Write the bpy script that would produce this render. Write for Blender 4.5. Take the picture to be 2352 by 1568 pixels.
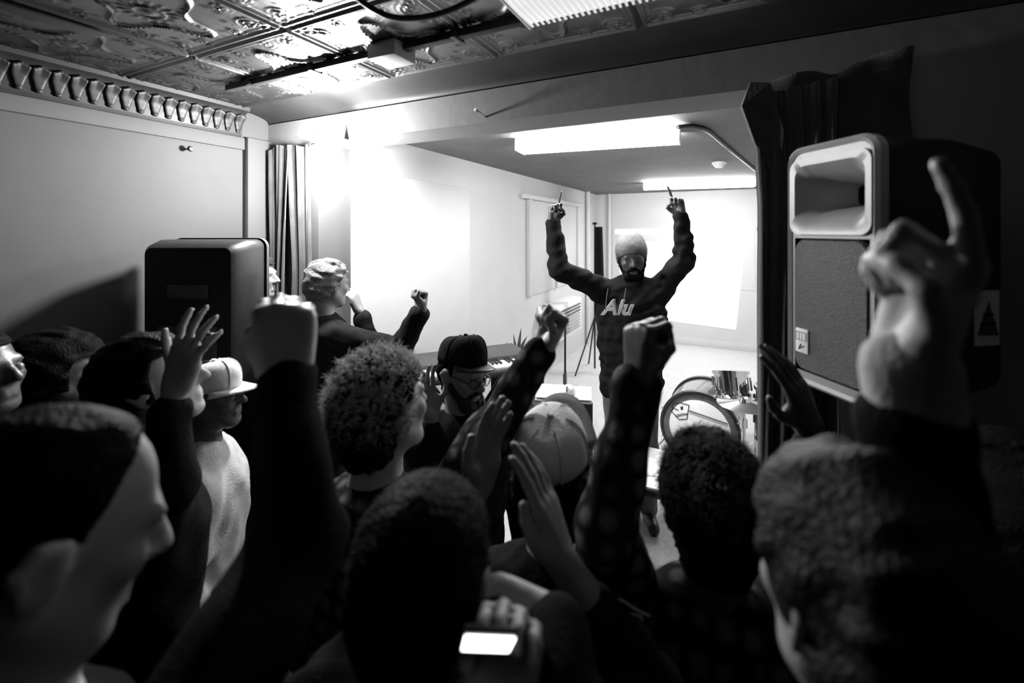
import bpy, bmesh, math, random
import numpy as np
from mathutils import Vector, Matrix

random.seed(7)
for o in list(bpy.data.objects):
    bpy.data.objects.remove(o, do_unlink=True)
scene = bpy.context.scene
COL = scene.collection

# ------------------------------------------------------------------ camera
EYE = 1.95                       # camera height (held above the crowd)
FPX = 1020.0                     # focal length in pixels of the 2352 px wide frame
TH = math.radians(26.43)         # the camera looks left of the room's depth axis
CAM_R = Vector((math.cos(TH), math.sin(TH), 0))
CAM_F = Vector((-math.sin(TH), math.cos(TH), 0))
UP = Vector((0, 0, 1))
cam_data = bpy.data.cameras.new('camera')
cam_data.sensor_width = 36.0
cam_data.lens = 36.0 * FPX / 2352.0
cam_data.shift_y = -254.0 / 2352.0
cam_data.clip_start = 0.02
cam_data.dof.use_dof = True
cam_data.dof.focus_distance = 2.6
cam_data.dof.aperture_fstop = 1.8
cam = bpy.data.objects.new('camera', cam_data)
cam.location = (0, 0, EYE)
cam.rotation_euler = (math.pi / 2, 0, TH)
COL.objects.link(cam)
scene.camera = cam

# ------------------------------------------------------------------ world, exposure
world = bpy.data.worlds.new('world')
world.use_nodes = True
world.node_tree.nodes['Background'].inputs[0].default_value = (0, 0, 0, 1)
world.node_tree.nodes['Background'].inputs[1].default_value = 0.0
scene.world = world
scene.view_settings.view_transform = 'Standard'
scene.view_settings.look = 'None'
scene.view_settings.gamma = 1.0
scene.view_settings.use_curve_mapping = False
scene.view_settings.exposure = 0.35

LAMP_W = 105.0        # bare bulb at the left end of the stage opening
TUBE_E = 58.0         # stage fluorescent diffusers
SCREEN_E = 0.6      # projector's light on the back wall, put in as emission


def C2W(x, u, z):
    """camera-space direction (right, up, forward) -> world direction"""
    return CAM_R * x + UP * u + CAM_F * z


def P(px, py, zc):
    """photo pixel + real distance along the view axis -> world point"""
    return Vector((0, 0, EYE)) + CAM_R * ((px - 1176) / FPX * zc) + CAM_F * zc + UP * ((530 - py) / FPX * zc)


# ------------------------------------------------------------------ materials
MATS = {}


def new_mat(name, base, rough=0.6, metal=0.0, var=0.15, scale=8.0, bump=0.0, bscale=60.0, spec=0.5, emit=0.0,
            sheen=0.0, subsurface=0.0, coat=0.0, trans=0.0):
    m = bpy.data.materials.new(name)
    m.use_nodes = True
    nt = m.node_tree
    b = nt.nodes['Principled BSDF']
    tc = nt.nodes.new('ShaderNodeTexCoord')
    n = nt.nodes.new('ShaderNodeTexNoise')
    n.inputs['Scale'].default_value = scale
    n.inputs['Detail'].default_value = 4
    nt.links.new(tc.outputs['Object'], n.inputs['Vector'])
    r = nt.nodes.new('ShaderNodeMapRange')
    r.inputs['From Min'].default_value = 0.3
    r.inputs['From Max'].default_value = 0.7
    r.inputs['To Min'].default_value = base * (1 - var)
    r.inputs['To Max'].default_value = min(1, base * (1 + var))
    nt.links.new(n.outputs['Fac'], r.inputs['Value'])
    nt.links.new(r.outputs['Result'], b.inputs['Base Color'])
    b.inputs['Roughness'].default_value = rough
    b.inputs['Metallic'].default_value = metal
    b.inputs['Specular IOR Level'].default_value = spec
    b.inputs['Sheen Weight'].default_value = sheen
    b.inputs['Coat Weight'].default_value = coat
    b.inputs['Transmission Weight'].default_value = trans
    if subsurface:
        b.inputs['Subsurface Weight'].default_value = subsurface
        b.inputs['Subsurface Scale'].default_value = 0.006
    if bump:
        n2 = nt.nodes.new('ShaderNodeTexNoise')
        n2.inputs['Scale'].default_value = bscale
        n2.inputs['Detail'].default_value = 3
        nt.links.new(tc.outputs['Object'], n2.inputs['Vector'])
        bp = nt.nodes.new('ShaderNodeBump')
        bp.inputs['Strength'].default_value = bump
        bp.inputs['Distance'].default_value = 0.01
        nt.links.new(n2.outputs['Fac'], bp.inputs['Height'])
        nt.links.new(bp.outputs['Normal'], b.inputs['Normal'])
    if emit:
        b.inputs['Emission Color'].default_value = (1, 1, 1, 1)
        b.inputs['Emission Strength'].default_value = emit
    MATS[name] = m
    return m


new_mat('plaster', 0.075, 0.75, var=0.06, scale=3, bump=0.15, bscale=14)
new_mat('plaster_header', 0.16, 0.75, var=0.06, scale=3, bump=0.15, bscale=14)
new_mat('plaster_grey', 0.08, 0.7, var=0.08, scale=3, bump=0.15, bscale=14)
new_mat('white_paint', 0.55, 0.55, var=0.03, scale=3)
new_mat('stage_ceiling', 0.14, 0.8, var=0.12, scale=4)
new_mat('tin', 0.19, 0.36, metal=1.0, var=0.15, scale=5, bump=0.05, bscale=40)
new_mat('tin_back', 0.05, 0.6, var=0.2)
new_mat('cornice_tin', 0.03, 0.5, metal=0.4, var=0.2, scale=6)
new_mat('black_paint', 0.02, 0.45, var=0.2)
new_mat('black_plastic', 0.010, 0.42, var=0.2, scale=20, bump=0.1, bscale=300)
new_mat('grey_plastic', 0.30, 0.38, var=0.08, scale=20, bump=0.06, bscale=300)
new_mat('dark_plastic', 0.05, 0.5, var=0.2, scale=20)
new_mat('curtain_black', 0.03, 0.85, var=0.25, scale=12, bump=0.2, bscale=120, sheen=0.25, spec=0.15)
new_mat('curtain_grey', 0.05, 0.9, var=0.25, scale=12, bump=0.2, bscale=120, sheen=0.3)
new_mat('floor_dark', 0.015, 0.6, var=0.3, scale=4)
new_mat('stage_carpet', 0.55, 0.95, var=0.12, scale=60, bump=0.4, bscale=200)
new_mat('chrome', 0.75, 0.10, metal=1.0, var=0.05)
new_mat('steel', 0.45, 0.3, metal=1.0, var=0.1)
new_mat('drum_wrap', 0.03, 0.25, var=0.2, coat=0.5)
new_mat('drum_head', 0.85, 0.5, var=0.03)
new_mat('ink', 0.01, 0.6, var=0.1)
new_mat('paper', 0.8, 0.7, var=0.05)
new_mat('sticker', 0.7, 0.6, var=0.1, scale=30)
new_mat('hole', 0.004, 0.95, var=0.1)
new_mat('white_plastic', 0.8, 0.4, var=0.03)
new_mat('grille_grey', 0.35, 0.5, var=0.05)
new_mat('leaf', 0.05, 0.5, var=0.3, scale=20)
new_mat('terracotta', 0.12, 0.8, var=0.15)
new_mat('skin_light', 0.34, 0.5, var=0.08, scale=30, bump=0.08, bscale=180, subsurface=0.08)
new_mat('skin_pale', 0.52, 0.45, var=0.08, scale=30, bump=0.08, bscale=180, subsurface=0.08)
new_mat('skin_mid', 0.20, 0.5, var=0.08, scale=30, bump=0.08, bscale=180, subsurface=0.06)
new_mat('skin_dark', 0.06, 0.42, var=0.1, scale=30, bump=0.08, bscale=180)
new_mat('eye_white', 0.2, 0.2, var=0.05)
new_mat('hair_black', 0.005, 0.55, var=0.4, scale=60, bump=0.5, bscale=160, spec=0.03)
new_mat('hair_core', 0.012, 0.7, var=0.5, scale=60, bump=0.5, bscale=160, spec=0.03)
new_mat('hair_brown', 0.022, 0.5, var=0.5, scale=60, bump=0.6, bscale=160, spec=0.12)
new_mat('hair_fair', 0.12, 0.55, var=0.4, scale=70, bump=0.6, bscale=170)
new_mat('cloth_black', 0.010, 0.9, var=0.3, scale=25, bump=0.25, bscale=140, spec=0.04)
new_mat('cloth_charcoal', 0.014, 0.9, var=0.3, scale=25, bump=0.25, bscale=140, spec=0.04)
new_mat('cloth_grey', 0.12, 0.9, var=0.2, scale=25, bump=0.25, bscale=140, sheen=0.1, spec=0.04)
new_mat('cloth_pale', 0.40, 0.9, var=0.15, scale=25, bump=0.25, bscale=140)
new_mat('beanie_knit', 0.13, 0.9, var=0.15, scale=60, bump=0.5, bscale=220)
new_mat('cap_pale', 0.6, 0.85, var=0.12, scale=40, bump=0.2, bscale=200)
new_mat('cap_brim', 0.055, 0.85, var=0.15, scale=40, bump=0.2, bscale=200)
new_mat('lens_glass', 0.02, 0.05, var=0.1, spec=0.8)
new_mat('print_white', 0.75, 0.8, var=0.1)
new_mat('cable_white', 0.8, 0.5, var=0.05)
new_mat('phone_glow', 0.8, 0.4, var=0.02, emit=4.0)
new_mat('tube_glow', 0.9, 0.5, var=0.02, emit=TUBE_E)
new_mat('diffuser_glow', 0.9, 0.35, var=0.03, emit=0.35)  # weak emission added to brighten the switched-off fitting


def plaid_mat():
    m = new_mat('plaid', 0.05, 0.9, var=0.1, bump=0.2, bscale=150, spec=0.05)
    nt = m.node_tree
    b = nt.nodes['Principled BSDF']
    tc = nt.nodes['Texture Coordinate']
    fac = None
    for ax in ('X', 'Z', 'Y'):
        w = nt.nodes.new('ShaderNodeTexWave')
        w.bands_direction = ax
        w.inputs['Scale'].default_value = 7.0
        w.inputs['Distortion'].default_value = 0.6
        nt.links.new(tc.outputs['Object'], w.inputs['Vector'])
        if fac is None:
            fac = w.outputs['Fac']
        else:
            a = nt.nodes.new('ShaderNodeMath')
            a.operation = 'MULTIPLY'
            nt.links.new(fac, a.inputs[0])
            nt.links.new(w.outputs['Fac'], a.inputs[1])
            fac = a.outputs[0]
    r = nt.nodes.new('ShaderNodeMapRange')
    r.inputs['From Max'].default_value = 0.5
    r.inputs['To Min'].default_value = 0.012
    r.inputs['To Max'].default_value = 0.11
    nt.links.new(fac, r.inputs['Value'])
    nt.links.new(r.outputs['Result'], b.inputs['Base Color'])


plaid_mat()


def strand_mat(name, base):
    m = bpy.data.materials.new(name)
    m.use_nodes = True
    nt = m.node_tree
    nt.nodes.remove(nt.nodes['Principled BSDF'])
    d = nt.nodes.new('ShaderNodeBsdfDiffuse')
    t = nt.nodes.new('ShaderNodeBsdfTranslucent')
    x = nt.nodes.new('ShaderNodeMixShader')
    tc = nt.nodes.new('ShaderNodeTexCoord')
    n = nt.nodes.new('ShaderNodeTexNoise')
    n.inputs['Scale'].default_value = 40
    r = nt.nodes.new('ShaderNodeMapRange')
    r.inputs['To Min'].default_value = base * 0.5
    r.inputs['To Max'].default_value = base * 1.5
    nt.links.new(tc.outputs['Object'], n.inputs['Vector'])
    nt.links.new(n.outputs['Fac'], r.inputs['Value'])
    nt.links.new(r.outputs['Result'], d.inputs['Color'])
    nt.links.new(r.outputs['Result'], t.inputs['Color'])
    x.inputs[0].default_value = 0.6
    nt.links.new(d.outputs[0], x.inputs[1])
    nt.links.new(t.outputs[0], x.inputs[2])
    nt.links.new(x.outputs[0], nt.nodes['Material Output'].inputs['Surface'])
    MATS[name] = m


strand_mat('strand_light', 0.62)
strand_mat('strand_dark', 0.22)


def grille_mat():
    """perforated steel sheet: rows of small round holes as colour and bump"""
    m = new_mat('speaker_grille', 0.05, 0.45, metal=0.3)
    nt = m.node_tree
    b = nt.nodes['Principled BSDF']
    tc = nt.nodes['Texture Coordinate']
    mp = nt.nodes.new('ShaderNodeMapping')
    mp.inputs['Rotation'].default_value = (0, 0, 0)
    mp.inputs['Scale'].default_value = (1, 1, 1)
    nt.links.new(tc.outputs['Object'], mp.inputs['Vector'])
    v = nt.nodes.new('ShaderNodeTexVoronoi')
    v.inputs['Scale'].default_value = 190
    v.inputs['Randomness'].default_value = 0.15
    nt.links.new(mp.outputs['Vector'], v.inputs['Vector'])
    r = nt.nodes.new('ShaderNodeMapRange')
    r.inputs['From Min'].default_value = 0.30
    r.inputs['From Max'].default_value = 0.48
    r.inputs['To Min'].default_value = 0.004
    r.inputs['To Max'].default_value = 0.09
    nt.links.new(v.outputs['Distance'], r.inputs['Value'])
    nt.links.new(r.outputs['Result'], b.inputs['Base Color'])
    bp = nt.nodes.new('ShaderNodeBump')
    bp.inputs['Strength'].default_value = 0.9
    bp.inputs['Distance'].default_value = 0.004
    nt.links.new(v.outputs['Distance'], bp.inputs['Height'])
    nt.links.new(bp.outputs['Normal'], b.inputs['Normal'])


grille_mat()


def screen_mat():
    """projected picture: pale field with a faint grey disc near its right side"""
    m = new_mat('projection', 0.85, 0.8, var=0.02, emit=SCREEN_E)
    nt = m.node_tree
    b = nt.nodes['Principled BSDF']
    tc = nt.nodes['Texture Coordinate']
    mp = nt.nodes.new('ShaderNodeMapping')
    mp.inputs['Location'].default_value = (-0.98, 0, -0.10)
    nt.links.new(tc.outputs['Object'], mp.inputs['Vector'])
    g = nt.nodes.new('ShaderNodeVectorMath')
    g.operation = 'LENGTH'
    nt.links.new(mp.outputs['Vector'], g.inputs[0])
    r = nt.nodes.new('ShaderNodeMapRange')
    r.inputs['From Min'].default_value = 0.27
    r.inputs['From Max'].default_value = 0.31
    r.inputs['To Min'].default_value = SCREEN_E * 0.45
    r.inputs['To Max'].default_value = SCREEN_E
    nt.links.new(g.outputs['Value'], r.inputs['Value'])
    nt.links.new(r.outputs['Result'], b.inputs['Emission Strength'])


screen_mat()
M = MATS


# ------------------------------------------------------------------ object helpers
def mesh_obj(name, me, mat, parent=None, loc=None):
    o = bpy.data.objects.new(name, me)
    COL.objects.link(o)
    if mat is not None and len(me.materials) == 0:
        me.materials.append(M[mat] if isinstance(mat, str) else mat)
    if parent is not None:
        o.parent = parent
    if loc is not None:
        o.location = loc
    return o


def bm_obj(name, bm, mat, parent=None, loc=None, smooth=False):
    bmesh.ops.recalc_face_normals(bm, faces=bm.faces[:])
    me = bpy.data.meshes.new(name)
    bm.to_mesh(me)
    bm.free()
    if smooth:
        me.polygons.foreach_set('use_smooth', [True] * len(me.polygons))
        try:
            me.set_sharp_from_angle(angle=math.radians(40))
        except Exception:
            pass
    return mesh_obj(name, me, mat, parent, loc)


def thing(name, label, cat, loc=(0, 0, 0), rotz=0.0, group=None):
    o = bpy.data.objects.new(name, None)
    o.empty_display_size = 0.05
    COL.objects.link(o)
    o.location = loc
    o.rotation_euler = (0, 0, rotz)
    o['label'] = label
    o['category'] = cat
    if group:
        o['group'] = group
    return o


def tag(o, label, cat, group=None):
    o['label'] = label
    o['category'] = cat
    if group:
        o['group'] = group
    return o


def struct(o, label=None):
    o['kind'] = 'structure'
    if label:
        o['label'] = label
    return o


def box_bm(bm, lo, hi, bevel=0.0, seg=2):
    r = bmesh.ops.create_cube(bm, size=1.0)
    vs = r['verts']
    for v in vs:
        v.co = Vector(((lo[i] + hi[i]) / 2 + v.co[i] * (hi[i] - lo[i]) for i in range(3)))
    if bevel > 0:
        es = list({e for v in vs for e in v.link_edges})
        bmesh.ops.bevel(bm, geom=es, offset=bevel, segments=seg, profile=0.5, affect='EDGES')
    return vs


def box(name, lo, hi, mat, parent=None, bevel=0.0, seg=2, smooth=False, loc=None):
    bm = bmesh.new()
    box_bm(bm, lo, hi, bevel, seg)
    return bm_obj(name, bm, mat, parent, loc, smooth=smooth or bevel > 0)


def frame_from(d):
    d = Vector(d).normalized()
    a = Vector((0, 0, 1)) if abs(d.z) < 0.9 else Vector((1, 0, 0))
    u = d.cross(a).normalized()
    return u, d.cross(u).normalized(), d


def tube_bm(bm, pts, rad, n=8, caps=True, closed=False):
    pts = [Vector(p) for p in pts]
    rads = rad if isinstance(rad, (list, tuple)) else [rad] * len(pts)
    rings = []
    u = None
    L = len(pts)
    for i, p in enumerate(pts):
        if closed:
            d = (pts[(i + 1) % L] - pts[(i - 1) % L]).normalized()
        else:
            d = (pts[min(i + 1, L - 1)] - pts[max(i - 1, 0)]).normalized()
        if u is None:
            u, v, _ = frame_from(d)
        else:
            u = (u - d * u.dot(d)).normalized()
            v = d.cross(u)
        rings.append([bm.verts.new(p + (u * math.cos(2 * math.pi * k / n) + v * math.sin(2 * math.pi * k / n)) * rads[i]) for k in range(n)])
    m = L if closed else L - 1
    for i in range(m):
        a, b = rings[i], rings[(i + 1) % L]
        for k in range(n):
            bm.faces.new((a[k], a[(k + 1) % n], b[(k + 1) % n], b[k]))
    if caps and not closed:
        bm.faces.new(rings[0][::-1])
        bm.faces.new(rings[-1])


def tube(name, pts, rad, mat, parent=None, n=8, closed=False, loc=None):
    bm = bmesh.new()
    tube_bm(bm, pts, rad, n, closed=closed)
    return bm_obj(name, bm, mat, parent, loc, smooth=True)


def smooth_path(pts, sub=6):
    pts = [Vector(p) for p in pts]
    out = []
    for i in range(len(pts) - 1):
        p0 = pts[max(i - 1, 0)]
        p1, p2 = pts[i], pts[i + 1]
        p3 = pts[min(i + 2, len(pts) - 1)]
        for k in range(sub):
            t = k / sub
            out.append(0.5 * ((2 * p1) + (p2 - p0) * t + (2 * p0 - 5 * p1 + 4 * p2 - p3) * t * t + (3 * p1 - p0 - 3 * p2 + p3) * t ** 3))
    out.append(pts[-1])
    return out


def lathe_bm(bm, prof, n=32, axis_o=(0, 0, 0), axis=(0, 0, 1)):
    """prof: list of (radius, height) along axis"""
    u, v, d = frame_from(axis)
    o = Vector(axis_o)
    rings = []
    for r, h in prof:
        if r < 1e-6:
            rings.append([bm.verts.new(o + d * h)])
        else:
            rings.append([bm.verts.new(o + d * h + (u * math.cos(2 * math.pi * k / n) + v * math.sin(2 * math.pi * k / n)) * r) for k in range(n)])
    for a, b in zip(rings[:-1], rings[1:]):
        for k in range(n):
            if len(a) == 1 and len(b) == 1:
                continue
            if len(a) == 1:
                bm.faces.new((a[0], b[(k + 1) % n], b[k]))
            elif len(b) == 1:
                bm.faces.new((a[k], a[(k + 1) % n], b[0]))
            else:
                bm.faces.new((a[k], a[(k + 1) % n], b[(k + 1) % n], b[k]))


def lathe(name, prof, mat, parent=None, n=32, axis_o=(0, 0, 0), axis=(0, 0, 1), loc=None):
    bm = bmesh.new()
    lathe_bm(bm, prof, n, axis_o, axis)
    return bm_obj(name, bm, mat, parent, loc, smooth=True)


def rrect(w, h, r, seg=6):
    """rounded rectangle outline centred on the origin"""
    pts = []
    for cx, cy, a0 in ((w / 2 - r, h / 2 - r, 0), (-w / 2 + r, h / 2 - r, 90), (-w / 2 + r, -h / 2 + r, 180), (w / 2 - r, -h / 2 + r, 270)):
        for k in range(seg + 1):
            a = math.radians(a0 + 90 * k / seg)
            pts.append((cx + r * math.cos(a), cy + r * math.sin(a)))
    return pts


def loft_bm(bm, rings, cap0=False, cap1=False):
    vr = [[bm.verts.new(p) for p in r] for r in rings]
    n = len(vr[0])
    for a, b in zip(vr[:-1], vr[1:]):
        for k in range(n):
            bm.faces.new((a[k], a[(k + 1) % n], b[(k + 1) % n], b[k]))
    if cap0:
        bm.faces.new(vr[0][::-1])
    if cap1:
        bm.faces.new(vr[-1])


# ------------------------------------------------------------------ signed-distance modelling (people, hair, cloth)
def surface_nets(vol, origin, h):
    s = vol < 0
    nx, ny, nz = vol.shape
    cnt = np.zeros((nx - 1, ny - 1, nz - 1), np.int8)
    offs = [(i, j, k) for i in (0, 1) for j in (0, 1) for k in (0, 1)]
    for i, j, k in offs:
        cnt += s[i:nx - 1 + i, j:ny - 1 + j, k:nz - 1 + k]
    act = (cnt > 0) & (cnt < 8)
    ci, cj, ck = np.nonzero(act)
    idx = np.full(act.shape, -1, np.int64)
    idx[ci, cj, ck] = np.arange(len(ci))
    vals = {o: vol[ci + o[0], cj + o[1], ck + o[2]] for o in offs}
    acc = np.zeros((len(ci), 3))
    num = np.zeros(len(ci))
    for a in offs:
        for ax in range(3):
            if a[ax] == 0:
                b = list(a)
                b[ax] = 1
                b = tuple(b)
                va, vb = vals[a], vals[b]
                m = (va < 0) != (vb < 0)
                t = np.where(m, va / np.where(m, va - vb, 1), 0)
                for q in range(3):
                    acc[:, q] += np.where(m, a[q] + (t if q == ax else 0), 0)
                num += m
    pos = (np.stack([ci, cj, ck], 1) + acc / num[:, None]) * h + origin
    quads = []
    for ax in range(3):
        sl0 = [slice(None)] * 3
        sl1 = [slice(None)] * 3
        sl0[ax] = slice(0, -1)
        sl1[ax] = slice(1, None)
        A, B = s[tuple(sl0)], s[tuple(sl1)]
        ed = A != B
        e = list(np.nonzero(ed))
        u, v = (ax + 1) % 3, (ax + 2) % 3
        ok = (e[u] >= 1) & (e[v] >= 1) & (e[u] < vol.shape[u] - 1) & (e[v] < vol.shape[v] - 1)
        e = [q[ok] for q in e]
        inside = A[e[0], e[1], e[2]]

        def cell(du, dv):
            c = [e[0].copy(), e[1].copy(), e[2].copy()]
            c[u] -= du
            c[v] -= dv
            return idx[c[0], c[1], c[2]]
        q = np.stack([cell(1, 1), cell(0, 1), cell(0, 0), cell(1, 0)], 1)
        q[~inside] = q[~inside][:, ::-1]
        quads.append(q)
    return pos, np.concatenate(quads)


def np_mesh(name, pos, quads):
    me = bpy.data.meshes.new(name)
    me.vertices.add(len(pos))
    me.vertices.foreach_set('co', pos.astype(np.float32).ravel())
    me.loops.add(quads.size)
    me.loops.foreach_set('vertex_index', quads.astype(np.int32).ravel())
    me.polygons.add(len(quads))
    me.polygons.foreach_set('loop_start', np.arange(0, quads.size, 4, dtype=np.int32))
    me.polygons.foreach_set('loop_total', np.full(len(quads), 4, np.int32))
    me.polygons.foreach_set('use_smooth', np.ones(len(quads), bool))
    me.update(calc_edges=True)
    me.validate()
    return me


class SDF:
    def __init__(self):
        self.pr = []

    def cone(self, a, b, ra, rb, k=0.02, flat=None):
        self.pr.append(('c', np.array(a, float), np.array(b, float), ra, rb, k, flat))

    def ell(self, c, r, R=None, k=0.02, sub=False):
        R = np.eye(3) if R is None else np.array(R)
        self.pr.append(('s' if sub else 'e', np.array(c, float), np.array(r, float), R, None, k, None))

    def chain(self, pts, rads, k=0.02):
        for i in range(len(pts) - 1):
            self.cone(pts[i], pts[i + 1], rads[i], rads[i + 1], k)

    def build(self, h, noise=None, mask=None):
        lo = np.full(3, 1e9)
        hi = np.full(3, -1e9)
        bb = []
        for p in self.pr:
            if p[0] == 'c':
                r = max(p[3], p[4])
                l = np.minimum(p[1], p[2]) - r
                u = np.maximum(p[1], p[2]) + r
            else:
                r = np.abs(p[3].T) @ p[2] if False else np.full(3, p[2].max())
                l, u = p[1] - r, p[1] + r
            bb.append((l, u))
            if p[0] != 's':
                lo = np.minimum(lo, l)
                hi = np.maximum(hi, u)
        lo -= 4 * h + 0.01
        hi += 4 * h + 0.01
        n = np.ceil((hi - lo) / h).astype(int) + 1
        ax = [lo[i] + h * np.arange(n[i]) for i in range(3)]
        vol = np.full(n, 0.5, np.float32)
        for p, (l, u) in zip(self.pr, bb):
            k = p[5]
            mrg = k + 3 * h
            i0 = np.maximum(0, np.floor((l - mrg - lo) / h).astype(int))
            i1 = np.minimum(n, np.ceil((u + mrg - lo) / h).astype(int) + 1)
            if (i1 <= i0).any():
                continue
            X = ax[0][i0[0]:i1[0], None, None]
            Y = ax[1][None, i0[1]:i1[1], None]
            Z = ax[2][None, None, i0[2]:i1[2]]
            if p[0] == 'c':
                a, b, ra, rb = p[1], p[2], p[3], p[4]
                dx, dy, dz = X - a[0], Y - a[1], Z - a[2]
                if p[6] is not None:
                    fa, ff = p[6]
                    q = (dx * fa[0] + dy * fa[1] + dz * fa[2]) * (1 / ff - 1)
                    dx, dy, dz = dx + q * fa[0], dy + q * fa[1], dz + q * fa[2]
                ab = b - a
                L2 = float(ab @ ab) + 1e-12
                t = np.clip((dx * ab[0] + dy * ab[1] + dz * ab[2]) / L2, 0, 1)
                d = np.sqrt((dx - t * ab[0]) ** 2 + (dy - t * ab[1]) ** 2 + (dz - t * ab[2]) ** 2) - (ra + (rb - ra) * t)
                if p[6] is not None:
                    d = d * p[6][1]
            else:
                c, r, R = p[1], p[2], p[3]
                dx, dy, dz = X - c[0], Y - c[1], Z - c[2]
                q = [(dx * R[0, i] + dy * R[1, i] + dz * R[2, i]) for i in range(3)]
                k0 = np.sqrt(sum((q[i] / r[i]) ** 2 for i in range(3)))
                k1 = np.sqrt(sum((q[i] / r[i] ** 2) ** 2 for i in range(3))) + 1e-9
                d = k0 * (k0 - 1) / k1
            sl = tuple(slice(i0[i], i1[i]) for i in range(3))
            sub = vol[sl]
            if p[0] == 's':
                d = -d
                hh = np.clip(0.5 - 0.5 * (sub - d) / k, 0, 1)
                vol[sl] = sub * (1 - hh) + d * hh + k * hh * (1 - hh)
            else:
                hh = np.clip(0.5 + 0.5 * (sub - d) / k, 0, 1)
                vol[sl] = sub * (1 - hh) + d * hh - k * hh * (1 - hh)
        if noise or mask:
            near = np.nonzero(np.abs(vol) < 0.06)
            pts = np.stack([ax[i][near[i]] for i in range(3)], 1)
            v = vol[near]
            if noise:
                v = v + noise(pts)
            if mask:
                v = np.maximum(v, mask(pts))
                far = np.nonzero(vol <= -0.06)
                if len(far[0]):
                    p2 = np.stack([ax[i][far[i]] for i in range(3)], 1)
                    vol[far] = np.maximum(vol[far], mask(p2))
            vol[near] = v
        vol[0] = vol[-1] = 0.5
        vol[:, 0] = vol[:, -1] = 0.5
        vol[:, :, 0] = vol[:, :, -1] = 0.5
        return surface_nets(vol, lo, h)


def fold_noise(amp, freq, seed, n=5):
    rs = np.random.RandomState(seed)
    ds = rs.normal(size=(n, 3))
    ds /= np.linalg.norm(ds, axis=1)[:, None]
    fr = freq * rs.uniform(0.6, 1.5, n)
    ph = rs.uniform(0, 6.28, n)

    def f(p):
        out = np.zeros(len(p))
        for i in range(n):
            out += np.sin(p @ ds[i] * fr[i] + ph[i] + 1.5 * np.sin(p @ ds[(i + 1) % n] * fr[i] * 0.6))
        return (amp / n ** 0.5) * out
    return f

# ------------------------------------------------------------------ lights of the place
CEIL = 2.65          # pressed-tin ceiling
SCEIL = 2.57         # stage ceiling
HB, HY0, HY1 = 2.45, 1.78, 2.02     # header: underside height, front and back planes
XL = -2.56           # left wall of the room
SXL = -2.10          # left wall of the stage
YB = 7.47            # back wall of the stage
SZ = 0.16            # stage floor height
LAMP = Vector((-1.90, 1.60, 2.34))

lamp_root = thing('clamp_lamp', 'bare bulb lamp clamped under the left end of the header beside the curtain', 'lamp', (LAMP.x, LAMP.y, HB))
box('bracket', (-0.02, -0.02, -0.012), (0.02, 0.178, -0.001), 'white_plastic', lamp_root, 0.003)
lathe('socket', [(0, 0), (0.02, 0), (0.022, -0.03), (0.017, -0.055), (0, -0.055)], 'white_plastic', lamp_root, 16, axis_o=(0, 0, -0.008))
ld = bpy.data.lights.new('bulb', 'POINT')
ld.energy = LAMP_W
ld.shadow_soft_size = 0.06
lo = bpy.data.objects.new('bulb', ld)
COL.objects.link(lo)
lo.parent = lamp_root
lo.location = (0, 0, LAMP.z - HB)

# ------------------------------------------------------------------ room shell
struct(box('floor', (XL, -1.4, -0.05), (1.7, HY0 + 0.1, 0.0), 'floor_dark'))
struct(box('stage_floor', (SXL - 0.1, HY0 + 0.1, -0.05), (1.3, YB, SZ), 'stage_carpet'))
struct(box('wall_left', (XL - 0.12, -1.4, 0), (XL, HY1, CEIL + 0.02), 'plaster'))
struct(box('wall_right', (1.7, -1.4, 0), (1.82, HY1, CEIL + 0.02), 'plaster_grey'))
wf = struct(box('wall_front', (XL, HY0, HB), (1.7, HY1, CEIL + 0.02), 'plaster_header'))
p1 = box('left_pier', (XL, HY0, 0), (SXL - 0.02, HY1, HB), 'plaster', wf)
p2 = box('right_pier', (0.30, HY0, 0), (1.7, HY1, HB), 'plaster_header', wf)
struct(box('wall_stage_left', (SXL - 0.1, HY1, 0), (SXL, YB + 0.1, SCEIL + 0.02), 'white_paint'))
struct(box('wall_stage_right', (1.2, HY1, 0), (1.3, YB + 0.1, SCEIL + 0.02), 'white_paint'))
struct(box('wall_back', (SXL - 0.1, YB, 0), (1.3, YB + 0.1, SCEIL + 0.02), 'white_paint'))
struct(box('ceiling_stage', (SXL - 0.1, HY1, SCEIL), (1.3, YB + 0.1, SCEIL + 0.08), 'stage_ceiling'))

# pilaster in the left corner, boxed chase and ledge on the stage's left wall
struct(box('trim_1', (XL, 1.62, 0), (XL + 0.05, HY0, HB + 0.04), 'plaster', None, 0.004))
struct(box('trim_2', (SXL, HY1, SZ), (SXL + 0.10, 3.22, 2.31), 'white_paint', None, 0.004))
struct(box('trim_3', (SXL, 4.45, 2.31), (SXL + 0.07, 6.55, 2.36), 'white_paint', None, 0.004))
w1 = struct(box('window_1', (SXL, 4.6, 1.2), (SXL + 0.02, 6.4, 2.31), 'white_paint', None, 0.004))
for i in range(3):
    y = 4.6 + i * 0.87
    box('window_frame', (SXL + 0.02, y, 1.2), (SXL + 0.05, y + 0.06, 2.31), 'white_paint', w1, 0.004)
struct(box('baseboard_back', (SXL, YB - 0.015, SZ), (1.2, YB, SZ + 0.12), 'white_paint', None, 0.003))

# plaster ledge under the cornice on the left wall
struct(box('trim_4', (XL, -1.4, 2.42), (XL + 0.02, HY0, 2.49), 'plaster', None, 0.005))


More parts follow.
